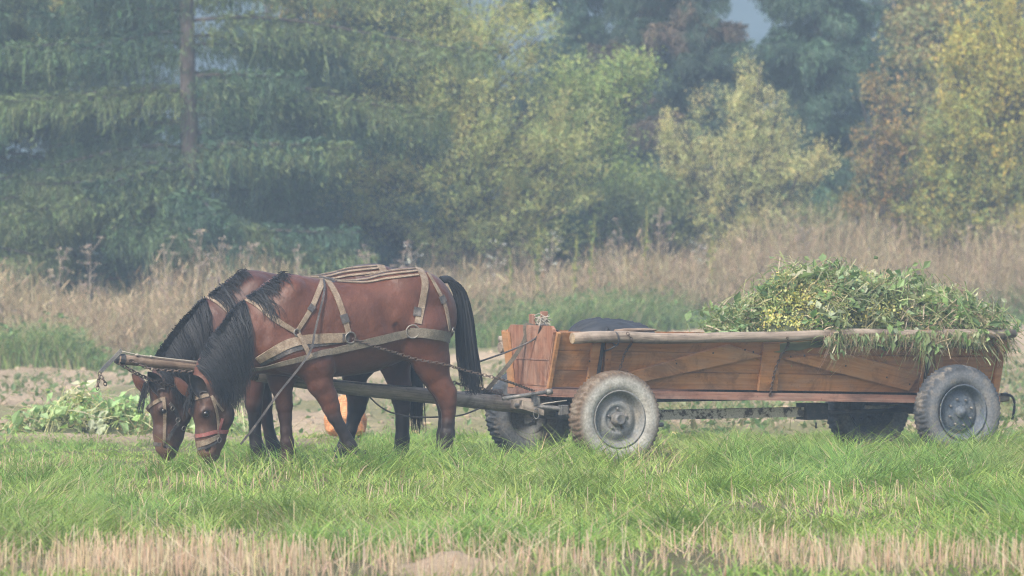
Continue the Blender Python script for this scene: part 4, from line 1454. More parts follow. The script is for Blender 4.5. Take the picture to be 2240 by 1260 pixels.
def build_grass():
    X, Y = strip_pts(250000, 23.2, 44)
    n1 = noise2(X * .9 + 4, Y * .55, 101, 3)
    n2 = noise2(X * 2.6, Y * 1.4, 102, 2)
    n3 = noise2(X * .35 + 2, Y * .25 + 8, 103, 2)
    px = X / Y * F + CX
    band = sstep(25.9, 25.0, Y + 1.6 * (n1 - .5)) * (.45 + .55 * sstep(24.0, 24.5, Y))      # stubble strip
    fore = sstep(24.6, 24.2, Y)
    tall = .075 + .14 * sstep(.44, .72, n1) + .06 * n2
    tall = tall * (.66 + .5 * n3) * (.72 + .28 * sstep(.3, .5, n2))
    ybk = np.where(px < 1040, 35.1, 35.75 + np.clip((px - 1344) / 750, -.3, 1.4) * 1.5)      # just before the wheels and hooves
    wf = sstep(-2.2, -1.1, Y - ybk) * sstep(.25, .0, Y - ybk) * sstep(330, 560, px)
    tall = tall * (1 - wf) + wf * np.clip(tall + .05, .18, .235) * (1 + .16 * sstep(1000, 1080, px))
    tall *= 1 - .6 * sstep(.0, .4, Y - ybk)
    tall = np.where(px < 450, tall * (1 - .3 * sstep(32.5, 33.5, Y)), tall)
    tall += .05 * sstep(29.3, 30.2, Y) * sstep(32, 31, Y) * np.exp(-((px - 1180) / 300) ** 2)
    tall *= (1 - .5 * band)
    tall += .04 * np.exp(-((px - 420) / 90) ** 2) * sstep(33.2, 33.8, Y) * sstep(35.2, 34.7, Y)
    dens = (.30 + .70 * sstep(.32, .5, n1)) * (.55 + .45 * sstep(.28, .45, n2)) * (1 - .88 * band)
    left = sstep(420, 240, px + 150 * (n2 - .5)) + sstep(1500, 1900, px + 200 * (n2 - .5)) * .6
    dens *= 1 - fore * (1 - np.clip(.25 + left, 0, 1))
    edge = sstep(43.8, 38.6, Y + 3.2 * (n2 - .5)) * (1 - .5 * sstep(37, 38.5, Y) * sstep(1000, 700, px))
    dens *= edge
    lefts = sstep(32.6, 33.6, Y) * sstep(36.8, 36.0, Y) * sstep(860, 640, px)
    dens *= 1 - .55 * lefts
    md = np.hypot((X + .32) / .42, (Y - 24.42) / .55)
    dens *= sstep(.7, 1.1, md)
    k = rng.random(len(X)) < dens
    X, Y, tall, n1, n2, n3 = X[k], Y[k], tall[k], n1[k], n2[k], n3[k]
    n = len(X)
    h = tall * (.55 + .75 * rng.random(n))
    tuft = noise2(X * 1.8, Y * 1.8, 104, 1) * 12
    h = h * (.7 + .6 * noise2(X * 5, Y * 3, 107, 1))
    az = tuft + rng.normal(0, .9, n)
    col = pick(GREEN, n, .22)
    lush = sstep(.45, .7, n1)[:, None]
    col = col * (1 - lush * np.array([.22, .12, .10]))
    yel = sstep(.5, .75, noise2(X * .7, Y * .5 + 3, 105, 2))[:, None]
    col = col + (np.array([.20, .215, .07]) - col) * (.35 * yel)
    dry = rng.random(n) < .05 + .16 * sstep(.52, .35, n2) * (.4 + sstep(.55, .4, n1))
    col[dry] = pick([(.34, .28, .17)], dry.sum())
    mb = MB()
    blades(mb, ground_pts(X, Y), h * 1.25, .008 + .009 * rng.random(n), az, .15 + .5 * rng.random(n), .25 + .95 * rng.random(n) ** 1.2, col, 4)
    tag(mb.build('grass', M_GRASS), kind='stuff')
    # stubble
    X, Y = strip_pts(90000, 23.4, 37.5)
    px = X / Y * F + CX
    n1 = noise2(X * .9 + 4, Y * .55, 101, 3)
    q = noise2(X * 1.1, Y * .8, 106, 2)
    band = sstep(25.9, 25.0, Y + 1.6 * (n1 - .5)) * (.45 + .55 * sstep(24.0, 24.5, Y))
    d = .42 * band * (.1 + 1.3 * sstep(.25, .6, q)) + .14 * (Y < 24.4) * sstep(.4, .6, q) + .006
    d += .08 * sstep(33.2, 34.2, Y) * sstep(36.6, 35.8, Y) * sstep(900, 600, px) * (.3 + q) + .05 * sstep(.66, .74, q) * (Y > 28)
    d *= 1 - .9 * sstep(1.1, .7, np.hypot((X + .32) / .42, (Y - 24.42) / .55))
    k = rng.random(len(X)) < d
    X, Y = X[k], Y[k]
    Y = np.where((Y > 24) & (Y < 27), np.round(Y / .16) * .16 + rng.normal(0, .02, len(Y)), Y)   # drilled rows
    n = len(X)
    h = .11 + .10 * rng.random(n)
    h = np.where(Y > 33, h * .65, h)
    mb = MB()
    blades(mb, ground_pts(X, Y), h, .0045 + .0025 * rng.random(n), rng.random(n) * 6.3, .42 * rng.random(n) ** 1.6, 0, pick([(.36, .265, .175), (.43, .335, .23), (.30, .21, .14), (.40, .315, .22)], n, .15), 1, None, 9, .8)
    X, Y = strip_pts(420, 23.4, 26)
    n = len(X)
    P = ground_pts(X, Y)
    P[:, 2] += .03
    blades(mb, P, .16 + .2 * rng.random(n), .005, rng.random(n) * 6.3, 1.2 + rng.random(n), -.1, pick([(.45, .36, .25), (.38, .29, .2)], n), 2)
    tag(mb.build('stubble', M_DRY), kind='stuff')


build_grass()


def build_weeds():
    # dry stalks
    n = 30000
    Xs = (rng.random(n) * 2 - 1) * 10.6
    dep = rng.random(n) ** 1.3 * 9
    Ys = edge_far(Xs) + .6 + dep
    P = ground_pts(Xs, Ys)
    clump = noise2(Xs * .8, dep * .3, 121, 3)
    rightness = sstep(-3, 6, Xs)
    h = (1.0 + .75 * sstep(.3, .75, clump) + .34 * rightness) * (.6 + .5 * rng.random(n)) * sstep(-.5, 2.2, dep + .8)
    col = pick([(.26, .19, .11), (.35, .27, .16), (.17, .115, .07), (.43, .35, .22), (.24, .21, .10)], n, .28)
    mb = MB()
    blades(mb, P, h, .009 + .011 * rng.random(n), rng.random(n) * 6.3, .20 * rng.random(n) ** 1.5, .25 * rng.random(n) ** 2, col, 3, None, 2.5, .3)
    # side twigs and seed heads
    m = 42000
    i = rng.integers(0, n, m)
    t = .55 + .47 * rng.random(m)
    Q = P[i] + np.stack([rng.normal(0, .05, m), rng.normal(0, .05, m), h[i] * t * .93], 1)
    blades(mb, Q, .06 + .12 * rng.random(m), .009 + .010 * rng.random(m), rng.random(m) * 6.3, .3 + .9 * rng.random(m), .2, pick([(.26, .185, .11), (.37, .29, .18), (.17, .115, .075)], m, .3), 1, None, 3, .6)
    # dry leaf scraps lower down
    m = 26000
    i = rng.integers(0, n, m)
    Q = P[i] + np.stack([rng.normal(0, .07, m), rng.normal(0, .07, m), h[i] * rng.random(m) * .8], 1)
    leaves(mb, Q, .05 + .09 * rng.random(m), pick([(.25, .19, .14), (.18, .15, .09), (.31, .25, .18)], m), 0, .3)
    tag(mb.build('dry_weeds', M_DRY), kind='stuff')
    # green growth along the field edge
    n = 52000
    Xs = (rng.random(n) * 2 - 1) * 10.6
    dep = rng.random(n) ** 1.2 * 3.2
    P = ground_pts(Xs, edge_far(Xs) - .25 + dep)
    c = noise2(Xs * .9, dep * .5 + 4, 131, 3)
    h = (.25 + .65 * sstep(.3, .75, c)) * (.5 + .6 * rng.random(n)) * (1 - .25 * sstep(0, 4, Xs) * 0)
    k = rng.random(n) < .25 + 1.1 * sstep(.3, .6, c)
    P, h, c = P[k], h[k], c[k]
    n = len(P)
    col = pick([(.17, .245, .08), (.22, .30, .10), (.13, .19, .06), (.28, .32, .13), (.36, .32, .19)], n, .22)
    mb = MB()
    blades(mb, P, h, .012 + .014 * rng.random(n), rng.random(n) * 6.3, .3 * rng.random(n), .15 + .5 * rng.random(n), col, 3)
    m = 26000
    i = rng.integers(0, n, m)
    Q = P[i] + np.stack([rng.normal(0, .08, m), rng.normal(0, .08, m), h[i] * (.2 + .7 * rng.random(m))], 1)
    leaves(mb, Q, .05 + .08 * rng.random(m), pick([(.105, .175, .055), (.145, .215, .075), (.08, .13, .045)], m), .5, .5)
    tag(mb.build('green_undergrowth', M_GRASS), kind='stuff')


build_weeds()


def tall_weed(px, py, base, Y, style, label):
    p = at(px, base, Y)
    p[2] = gz(p[0], Y)
    top = at(px, py, Y)
    h = top[2] - p[2]
    r = empty('tall_weed', p)
    tag(r, label, 'weed', 'single tall weeds standing above the rest')
    sway = rng.normal(0, .05, 2)
    t = np.linspace(0, 1, 9)[:, None]
    st = np.concatenate([sway[0] * t ** 2 + .012 * np.sin(t * 9), sway[1] * t ** 2, h * t], 1)
    if style == 'green':
        MB().tube(st, np.linspace(.014, .006, 9), 5, col=(.26, .25, .06)).build('stem', M_DRY, r)
        n = 70
        u = .35 + .63 * rng.random(n)
        P = np.stack([np.interp(u, t[:, 0], st[:, i]) for i in range(3)], 1) + rng.normal(0, [.035, .035, .02], (n, 3))
        b = MB()
        leaves(b, P, .05 + .07 * rng.random(n), pick([(.16, .20, .06), (.22, .24, .06), (.12, .17, .06)], n), .3, .4)
        b.build('leaves', M_GRASS, r)
    else:
        b = MB().tube(st, np.linspace(.011, .005, 9), 5, col=(.30, .24, .18))
        P, dcol = [], []
        for i in range(11):
            u = .55 + .42 * rng.random()
            q = np.array([np.interp(u, t[:, 0], st[:, k]) for k in range(3)])
            a = rng.random() * 6.3
            e = q + np.array([math.cos(a), math.sin(a), 0]) * (.08 + .12 * rng.random()) + [0, 0, .12 + .14 * rng.random()]
            b.tube(resample([q, (q + e) / 2 + [0, 0, -.02], e], n=5), .004, 4, col=(.28, .22, .17))
            P.append(e + rng.normal(0, [.035, .035, .012], (16 if style == 'dry' else 7, 3)))
        b.build('stem', M_DRY, r)
        P = np.concatenate(P)
        b = MB()
        pal = [(.30, .24, .19), (.22, .17, .14)] if style == 'dry' else [(.5, .5, .46), (.4, .4, .34)]
        leaves(b, P, .02 + .02 * rng.random(len(P)), pick(pal, len(P)), .8, .8)
        b.build('seed_heads' if style == 'dry' else 'flowers', M_DRY, r)['kind'] = 'stuff'


for px, py, st, lb in [
    (1176, 478, 'green', 'yellow green stalk straight above the driver board of the wagon'), (1292, 468, 'green', 'tallest yellow green stalk, above the black cloth'),
    (1256, 512, 'green', 'short yellow green stalk left of the tallest green one'), (1412, 452, 'green', 'yellow green stalk in front of the gap beside the pale shrub'),
    (1118, 545, 'green', 'low yellow green stalk behind the bare strip by the tail'), (1558, 462, 'green', 'yellow green stalk in front of the pale pointed shrub'),
    (120, 560, 'dry', 'dry branched stalk near the left border of the field'), (200, 545, 'dry', 'dry umbel stalk left of the spruce trunk'), (365, 540, 'dry', 'dry stalk with spread head just left of the spruce trunk'),
    (424, 522, 'dry', 'tallest dry umbel right below the spruce trunk'), (482, 530, 'dry', 'dry umbel stalk right of the spruce trunk'), (545, 556, 'dry', 'dry umbel above the farther horse neck'),
    (640, 560, 'dry', 'dry branched stalk above the nearer horse withers'), (800, 545, 'dry', 'dry stalk above the nearer horse back'), (880, 552, 'dry', 'dry stalk above the nearer horse rump'), (1440, 452, 'dry', 'tall pale dry stalk beside a yellow green one'),
    (905, 540, 'white', 'white flowering weed above the nearer horse rump'), (1075, 548, 'white', 'white flowering weed behind the tail of the nearer horse'),
    (1205, 520, 'white', 'white flowering weed beside the yellow green stalk'), (1525, 528, 'white', 'pale flat flower head left of the green load'), (1352, 498, 'dry', 'grey brown dry stalk between two yellow green ones'),
    (1765, 505, 'dry', 'dry stalk above the green load on the wagon'), (2110, 480, 'dry', 'bushy dry stalk below the yellow birch')]:
    x = (px - CX) / F * 66
    Y = float(edge_far(x)) + (1.2 if st == 'green' else 2.0) + rng.random()
    tall_weed(px, py, 720, Y, st, lb)


# ------------------------------------------------------------------ trees
def spruce(name, label, px, Y, Ht, Lmax, pal, zmin=.4, dens=60, hang=(.25, .8), seed=0, tr=.17, special=(), bare=None, lv=6, wd=(.012, .02)):
    p = at(px, 700, Y)
    p[2] = gz(p[0], Y) - .05
    r = empty(name, p)
    tag(r, label, 'spruce', 'trees beyond the field')
    tz = np.linspace(0, Ht, 16)
    tx = np.stack([.05 * np.sin(tz * .6 + seed), .04 * np.sin(tz * .8), tz], 1)
    trunk = MB().tube(tx, np.maximum(tr * (1 - tz / Ht * .85), .03), 10, wob=.12)
    cr = MB()
    z = zmin
    B = []
    while z < Ht - .4:
        for k in range(lv):
            L = Lmax * (1 - z / Ht) ** .75 * (.6 + .5 * rng.random())
            az = rng.random() * 2 * np.pi
            if bare and bare[0] < z < bare[1] and math.sin(az) < -.1 and abs(math.cos(az)) < .93:
                continue
            B.append((z + rng.uniform(-.4, .4), az, L, rng.random()))
        z += .42 if z < 7 else .9
    for s_ in special:
        B.append(s_)
    for z, az, L, tone in B:
        if L < .25:
            continue
        far_side = math.sin(az) > .55
        d = np.array([math.cos(az), math.sin(az), 0])
        e = np.array([-d[1], d[0], 0])
        t = np.linspace(0, 1, 8)
        droop = .3 + .55 * rng.random()
        bz = z + L * (.16 * t - droop * t ** 2 + (droop * .55) * t ** 3)
        bc = d * (L * t)[:, None] + np.stack([0 * t, 0 * t, bz], 1)
        trunk.tube(bc, np.linspace(.035, .008, 8) * min(1, L / 2), 5)
        n = int(L * dens * 1.7 * (.55 if far_side else 1) * (.4 if z > 7.2 else 1))
        u = rng.random(n) ** .8
        lat = rng.normal(0, 1, n) * .17 * L * (.35 + u) * (1.15 - u)
        c = np.stack([np.interp(u, t, bc[:, i]) for i in range(3)], 1) + e * lat[:, None]
        c[:, 2] -= np.abs(lat) * .45
        bcol = np.array(pal[int(tone * len(pal)) % len(pal)]) * (.75 + .5 * rng.random())
        col = bcol * (.65 + .7 * rng.random((n, 1))) * (1 + .08 * rng.normal(size=(n, 3)))
        hl = (hang[0] + (hang[1] - hang[0]) * rng.random(n) ** 1.8) * (.5 + .9 * noise2(u * L * 3 + z * 7, lat * 2, 181, 1))
        k = rng.random(n) < .65
        blades(cr, c[k], -hl[k], (wd[0] + wd[1] * rng.random(n))[k] * .8, rng.random(k.sum()) * 6.3, .2 * rng.normal(size=k.sum()), .2 * rng.normal(size=k.sum()), col[k], 2, None, 1.2, .25)
        q = np.repeat(c, 3, 0)
        m = len(q)
        q[:, 2] -= np.repeat(hl, 3) * rng.random(m) ** 1.3
        q += rng.normal(0, .05, (m, 3))
        dirs = np.stack([rng.normal(0, .35, m), rng.normal(0, .35, m), -.9 + 0 * q[:, 0]], 1) + d * .45
        leaves(cr, q, .05 + .09 * rng.random(m), np.repeat(col, 3, 0) * (.75 + .5 * rng.random((m, 1))), .3, .26, dirs)
        m = int(n * .5)
        u = .1 + .9 * rng.random(m)
        lat = rng.normal(0, 1, m) * .15 * L * (.35 + u) * (1.15 - u)
        c = np.stack([np.interp(u, t, bc[:, i]) for i in range(3)], 1) + e * lat[:, None]
        c[:, 2] -= np.abs(lat) * .45 - .04 - .08 * rng.random(m)
        dirs = d + e * np.sign(lat)[:, None] * .7 + [0, 0, .1]
        leaves(cr, c, .10 + .12 * rng.random(m), bcol * 1.05 * (.7 + .6 * rng.random((m, 1))), .9, .28, dirs)
    trunk.build('trunk', M_BARK, r, True)
    cr.build('crown', M_NEEDLE, r)


SPR = [(.05, .09, .047), (.038, .072, .043), (.064, .10, .043), (.095, .125, .05)]
SPRD = [(.042, .078, .055), (.052, .09, .056), (.038, .068, .052)]
pi = math.pi
spruce('drooping_spruce', 'big drooping spruce whose bare trunk shows left of centre above the dry weeds', 415, 71.5, 15, 4.0, SPR, .6, 80, (.15, .6), 1, .19,
       [(4.6, .1, 4.4, .9), (5.6, -.15, 5.2, .95), (3.4, -.5, 3.2, .9), (4.0, .35, 4.6, .3), (2.2, -.35, 2.8, .9), (3.9, pi - .3, 2.6, .7), (5.2, pi + .2, 3.6, .5), (2.6, pi + .4, 2.4, .9), (1.6, -.9, 2.0, .9), (6.2, -.2, 3.8, .9)], bare=(3.2, 7.5))
spruce('drooping_spruce', 'drooping spruce at the left border of the photo, with level boughs', -120, 73, 14, 3.6, SPR, .5, 72, (.15, .5), 2)
spruce('drooping_spruce', 'dark drooping spruce between the big one and the broad sallow', 760, 77, 14, 3.2, SPRD, .5, 70, (.15, .6), 3)
spruce('spruce', 'blue dark spruce behind the right shoulder of the broad sallow', 1235, 86, 13, 2.6, SPRD, .5, 85, (.15, .5), 4, lv=8)
spruce('spruce', 'spruce with reddish brown cones in its upper boughs', 1480, 84, 13, 2.5, [(.055, .09, .058), (.05, .08, .054), (.11, .085, .06)], .5, 95, (.12, .42), 5, lv=9)
spruce('spruce', 'pointed blue green spruce between the pale shrub and the yellow birch', 1790, 84, 12.5, 2.3, [(.056, .10, .062), (.065, .115, .068), (.05, .09, .06)], .5, 100, (.12, .42), 6, lv=9)
spruce('spruce', 'spruce mostly hidden behind the yellow birch', 2120, 88, 13, 2.5, SPRD, .5, 80, (.15, .5), 7, lv=8)
for px, lb in ((270, 'dim back row spruce straight behind the big spruce left of its trunk'), (150, 'dim back row spruce behind the left drooping spruces'), (590, 'dim back row spruce showing right of the bare trunk'), (930, 'dim back row spruce hidden behind the broad sallow'), (1360, 'dim low back row spruce filling the gap above the black cloth'), (1650, 'dim low back row spruce behind the pale shrub'), (1960, 'dim back row spruce left of the yellow birch')):
    spruce('spruce', lb, px, 95, 5.0 if px in (1360, 1650) else 12, 2.8, SPRD, .3, 40, (.3, .7), px, wd=(.025, .04))


def broadleaf(name, label, cat, px, Y, blobs, nleaf, size, pal, ratio=.6, alt=None, trunk_top=None, tr=.07, sig=.16, per=55, up=.4, stems=1):
    p = at(px, 700, Y)
    p[2] = gz(p[0], Y) - .05
    sc = F / Y
    r = empty(name, p)
    tag(r, label, cat, 'trees beyond the field')
    br, cr = MB(), MB()
    vol = np.array([b[2] * b[3] for b in blobs], float)
    cnt = np.maximum(1, (nleaf / per * vol / vol.sum()).astype(int))
    tops = []
    pal0 = pal
    for (bx, by, rx, ry), n in zip(blobs, cnt):
        pal = alt if alt and by < 260 and rng.random() < .75 else pal0
        c = at(bx, by, Y) - p
        R3 = np.array([rx / sc, max(rx, ry * .6) / sc * .9, ry / sc])
        d = rng.normal(size=(n, 3))
        d /= np.linalg.norm(d, axis=1)[:, None]
        rad = rng.random(n) ** .42
        q = c + d * rad[:, None] * R3 * (1 + .12 * rng.normal(size=(n, 1)))
        q = q[q[:, 2] > .15]
        tops.append((c, R3))
        for a in q:
            m = max(8, int(per * (.4 + 1.2 * rng.random())))
            ax = (a - c) / (np.linalg.norm(a - c) + .1) + np.array([0, 0, .5]) + .4 * rng.normal(size=3)
            ax /= np.linalg.norm(ax)
            u = rng.random(m)
            s2 = sig * (.7 + .6 * rng.random())
            P = a + ax * (u[:, None] - .5) * s2 * 3.2 + rng.normal(0, s2 * .55, (m, 3))
            col = pick(pal, 1, .15)[0]
            cc = pick(pal, m, .25) * .55 + col * .45
            leaves(cr, P, size * (.6 + .8 * rng.random(m)), cc * (.75 + .5 * rng.random()), up, ratio)
            if rng.random() < .5:
                b0 = np.array([c[0] * .5, c[1] * .5, max(.2, a[2] - .5 - .6 * rng.random())])
                br.tube(resample([b0 * .6 + a * .4 - [0, 0, .1], a], n=3), [.014, .005], 4) if False else br.tube([b0 * .5 + a * .5 - np.array([0, 0, .12]), a + ax * s2], [.012, .004], 4)
    for k in range(stems):
        off = rng.normal(0, .12, 2) if stems > 1 else np.zeros(2)
        for c, R3 in tops:
            top = c + np.array([0, 0, R3[2] * .5])
            if top[2] < .5:
                continue
            P = resample([np.array([off[0], off[1], 0]), np.array([off[0] + c[0] * .25, off[1] + c[1] * .25, top[2] * .45]), top + rng.normal(0, .15, 3)], n=9)
            br.tube(P, np.linspace(tr * .6, .008, 9), 7, wob=.1)
    br.build('trunk', M_BARK, r, True)
    cr.build('crown', M_LEAF, r)


OLIVE = [(.30, .34, .11), (.24, .295, .105), (.38, .385, .14), (.19, .24, .10), (.43, .41, .16), (.36, .29, .105)]
broadleaf('sallow', 'broad olive green sallow filling the middle above the horses', 'tree', 1010, 76,
          [(1000, 330, 250, 170), (1120, 300, 190, 150), (920, 180, 190, 150), (1060, 80, 180, 150), (880, 380, 160, 120), (1230, 330, 110, 90), (1000, 470, 260, 70), (1010, 530, 280, 40), (1150, 430, 150, 90), (900, 20, 150, 110), (780, 430, 90, 80)], 80000, .056, OLIVE, .55, sig=.17, per=64, stems=1)
broadleaf('young_maple', 'fresh green young tree right of the broad sallow', 'tree', 1310, 79, [(1310, 195, 80, 65), (1385, 165, 50, 45), (1260, 240, 60, 50), (1330, 290, 55, 60), (1240, 180, 30, 40), (1350, 420, 80, 60)], 17000, .06, [(.24, .32, .095), (.29, .35, .10), (.18, .25, .09), (.34, .34, .11)], .7, sig=.2, per=60)
broadleaf('pale_shrub', 'pale pointed olive shrub with spreading tips left of the yellow birch', 'shrub', 1640, 78,
          [(1640, 190, 35, 60), (1640, 270, 75, 70), (1620, 360, 120, 80), (1500, 330, 60, 40), (1465, 285, 25, 45), (1525, 255, 18, 40), (1740, 370, 90, 50), (1810, 340, 35, 30), (1720, 290, 45, 30), (1640, 450, 150, 70), (1640, 520, 150, 50), (1500, 390, 60, 40), (1705, 230, 16, 30)], 32000, .052, [(.42, .41, .18), (.34, .36, .15), (.50, .46, .22), (.26, .30, .13), (.45, .36, .15)], .5, sig=.13, per=60, stems=1)
broadleaf('red_birch_sapling', 'thin sapling with sparse reddish brown leaves left of the yellow birch', 'tree', 1945, 77,
          [(1930, 225, 30, 55), (1900, 190, 30, 22), (1960, 300, 60, 60), (1900, 330, 50, 50), (1950, 400, 80, 60), (1950, 470, 60, 50), (1890, 440, 60, 60), (1930, 175, 14, 30)], 7000, .06, [(.26, .17, .075), (.22, .19, .07), (.17, .19, .065), (.32, .19, .07)], .65, sig=.11, per=26)
broadleaf('yellow_birch', 'large birch with yellow and green autumn leaves at the right border', 'tree', 2170, 77,
          [(2200, 250, 150, 150), (2230, 80, 130, 130), (2120, 320, 120, 110), (2240, 400, 150, 90), (2100, 420, 120, 60), (2140, 490, 150, 50), (2150, 190, 90, 90), (2040, 370, 70, 70), (2100, 120, 50, 80), (2060, 290, 40, 50), (2000, 450, 90, 60), (2230, 480, 130, 60), (2060, 500, 110, 45), (2230, 180, 90, 110)], 68000, .062, [(.34, .29, .07), (.28, .285, .08), (.20, .245, .08), (.46, .34, .07), (.17, .215, .075), (.25, .265, .08), (.22, .26, .08)], .6, alt=[(.44, .33, .07), (.36, .33, .08), (.48, .35, .075), (.28, .30, .085), (.42, .38, .09), (.24, .28, .08)], sig=.15, per=50, stems=1)
broadleaf('pale_birch', 'hazy pale green birch behind the yellow one', 'tree', 2010, 84, [(2010, 100, 90, 110), (2060, 30, 80, 80), (2030, 230, 80, 90), (1980, 20, 50, 60)], 11000, .085, [(.27, .28, .12), (.22, .26, .12), (.40, .27, .11)], .6, sig=.17, per=40)
broadleaf('olive_tree_top', 'olive leafy tree in the top left corner behind the spruce boughs', 'tree', 60, 75, [(80, 30, 150, 90), (10, 220, 70, 90), (180, 60, 70, 50), (-40, 330, 60, 60)], 14000, .08, OLIVE, .6, sig=.18, per=45)
broadleaf('yellow_bush_top', 'yellowish leafy crown above the right boughs of the big spruce', 'tree', 720, 80, [(720, 25, 60, 40), (800, 60, 70, 50), (660, -10, 60, 50)], 6000, .08, [(.34, .28, .1), (.25, .25, .1), (.42, .29, .09)], .6, sig=.17, per=40)
for i, (px, py, rx, ry, lb) in enumerate([(180, 480, 200, 70, 'dark low bush under the left spruces behind the dry weeds'), (600, 490, 160, 60, 'dark low bush under the big spruce'), (860, 500, 130, 50, 'low bush at the foot of the broad sallow, left side'), (1180, 500, 130, 50, 'low bush at the foot of the broad sallow, right side'),
                                          (1430, 450, 90, 60, 'dark bush above the gap behind the black cloth'), (1800, 490, 110, 50, 'low green bush between the pale shrub and the sapling'), (2080, 480, 160, 40, 'low olive bush under the yellow birch')]):
    broadleaf('bush', lb, 'bush', px, 78, [(px, py, rx, ry), (px - rx * .5, py + 20, rx * .6, ry * .8), (px + rx * .5, py + 25, rx * .6, ry * .8)], 6500, .08,
              [(.085, .13, .065), (.07, .115, .06), (.12, .15, .065)] if i < 4 else [(.15, .19, .07), (.19, .21, .08), (.11, .15, .065)], .6, sig=.2, per=55, stems=2)


# wooded hill far behind
def build_hill():
    xs = np.linspace(-300, 300, 160)
    ys = np.linspace(130, 330, 90)
    X, Y = np.meshgrid(xs, ys, indexing='ij')
    Z = -1 + 24 * sstep(130, 260, Y) * (.85 + .3 * (noise2(X * .01 + 3, Y * .01, 140, 2) - .5)) + 1.6 * noise2(X * .25, Y * .2, 141, 2)
    n, m = X.shape
    i = np.arange(n - 1)[:, None] * m
    j = np.arange(m - 1)
    f = np.stack([i + j, i + m + j, i + m + j + 1, i + j + 1], -1).reshape(-1, 4)
    c = np.array([.04, .06, .06]) * (.6 + .8 * noise2(X * .12, Y * .1, 142, 3))[..., None]
    tag(MB().add(np.stack([X, Y, Z], -1), f, None, c.reshape(-1, 3)).build('hills', M_NEEDLE, None, True), kind='structure')


build_hill()


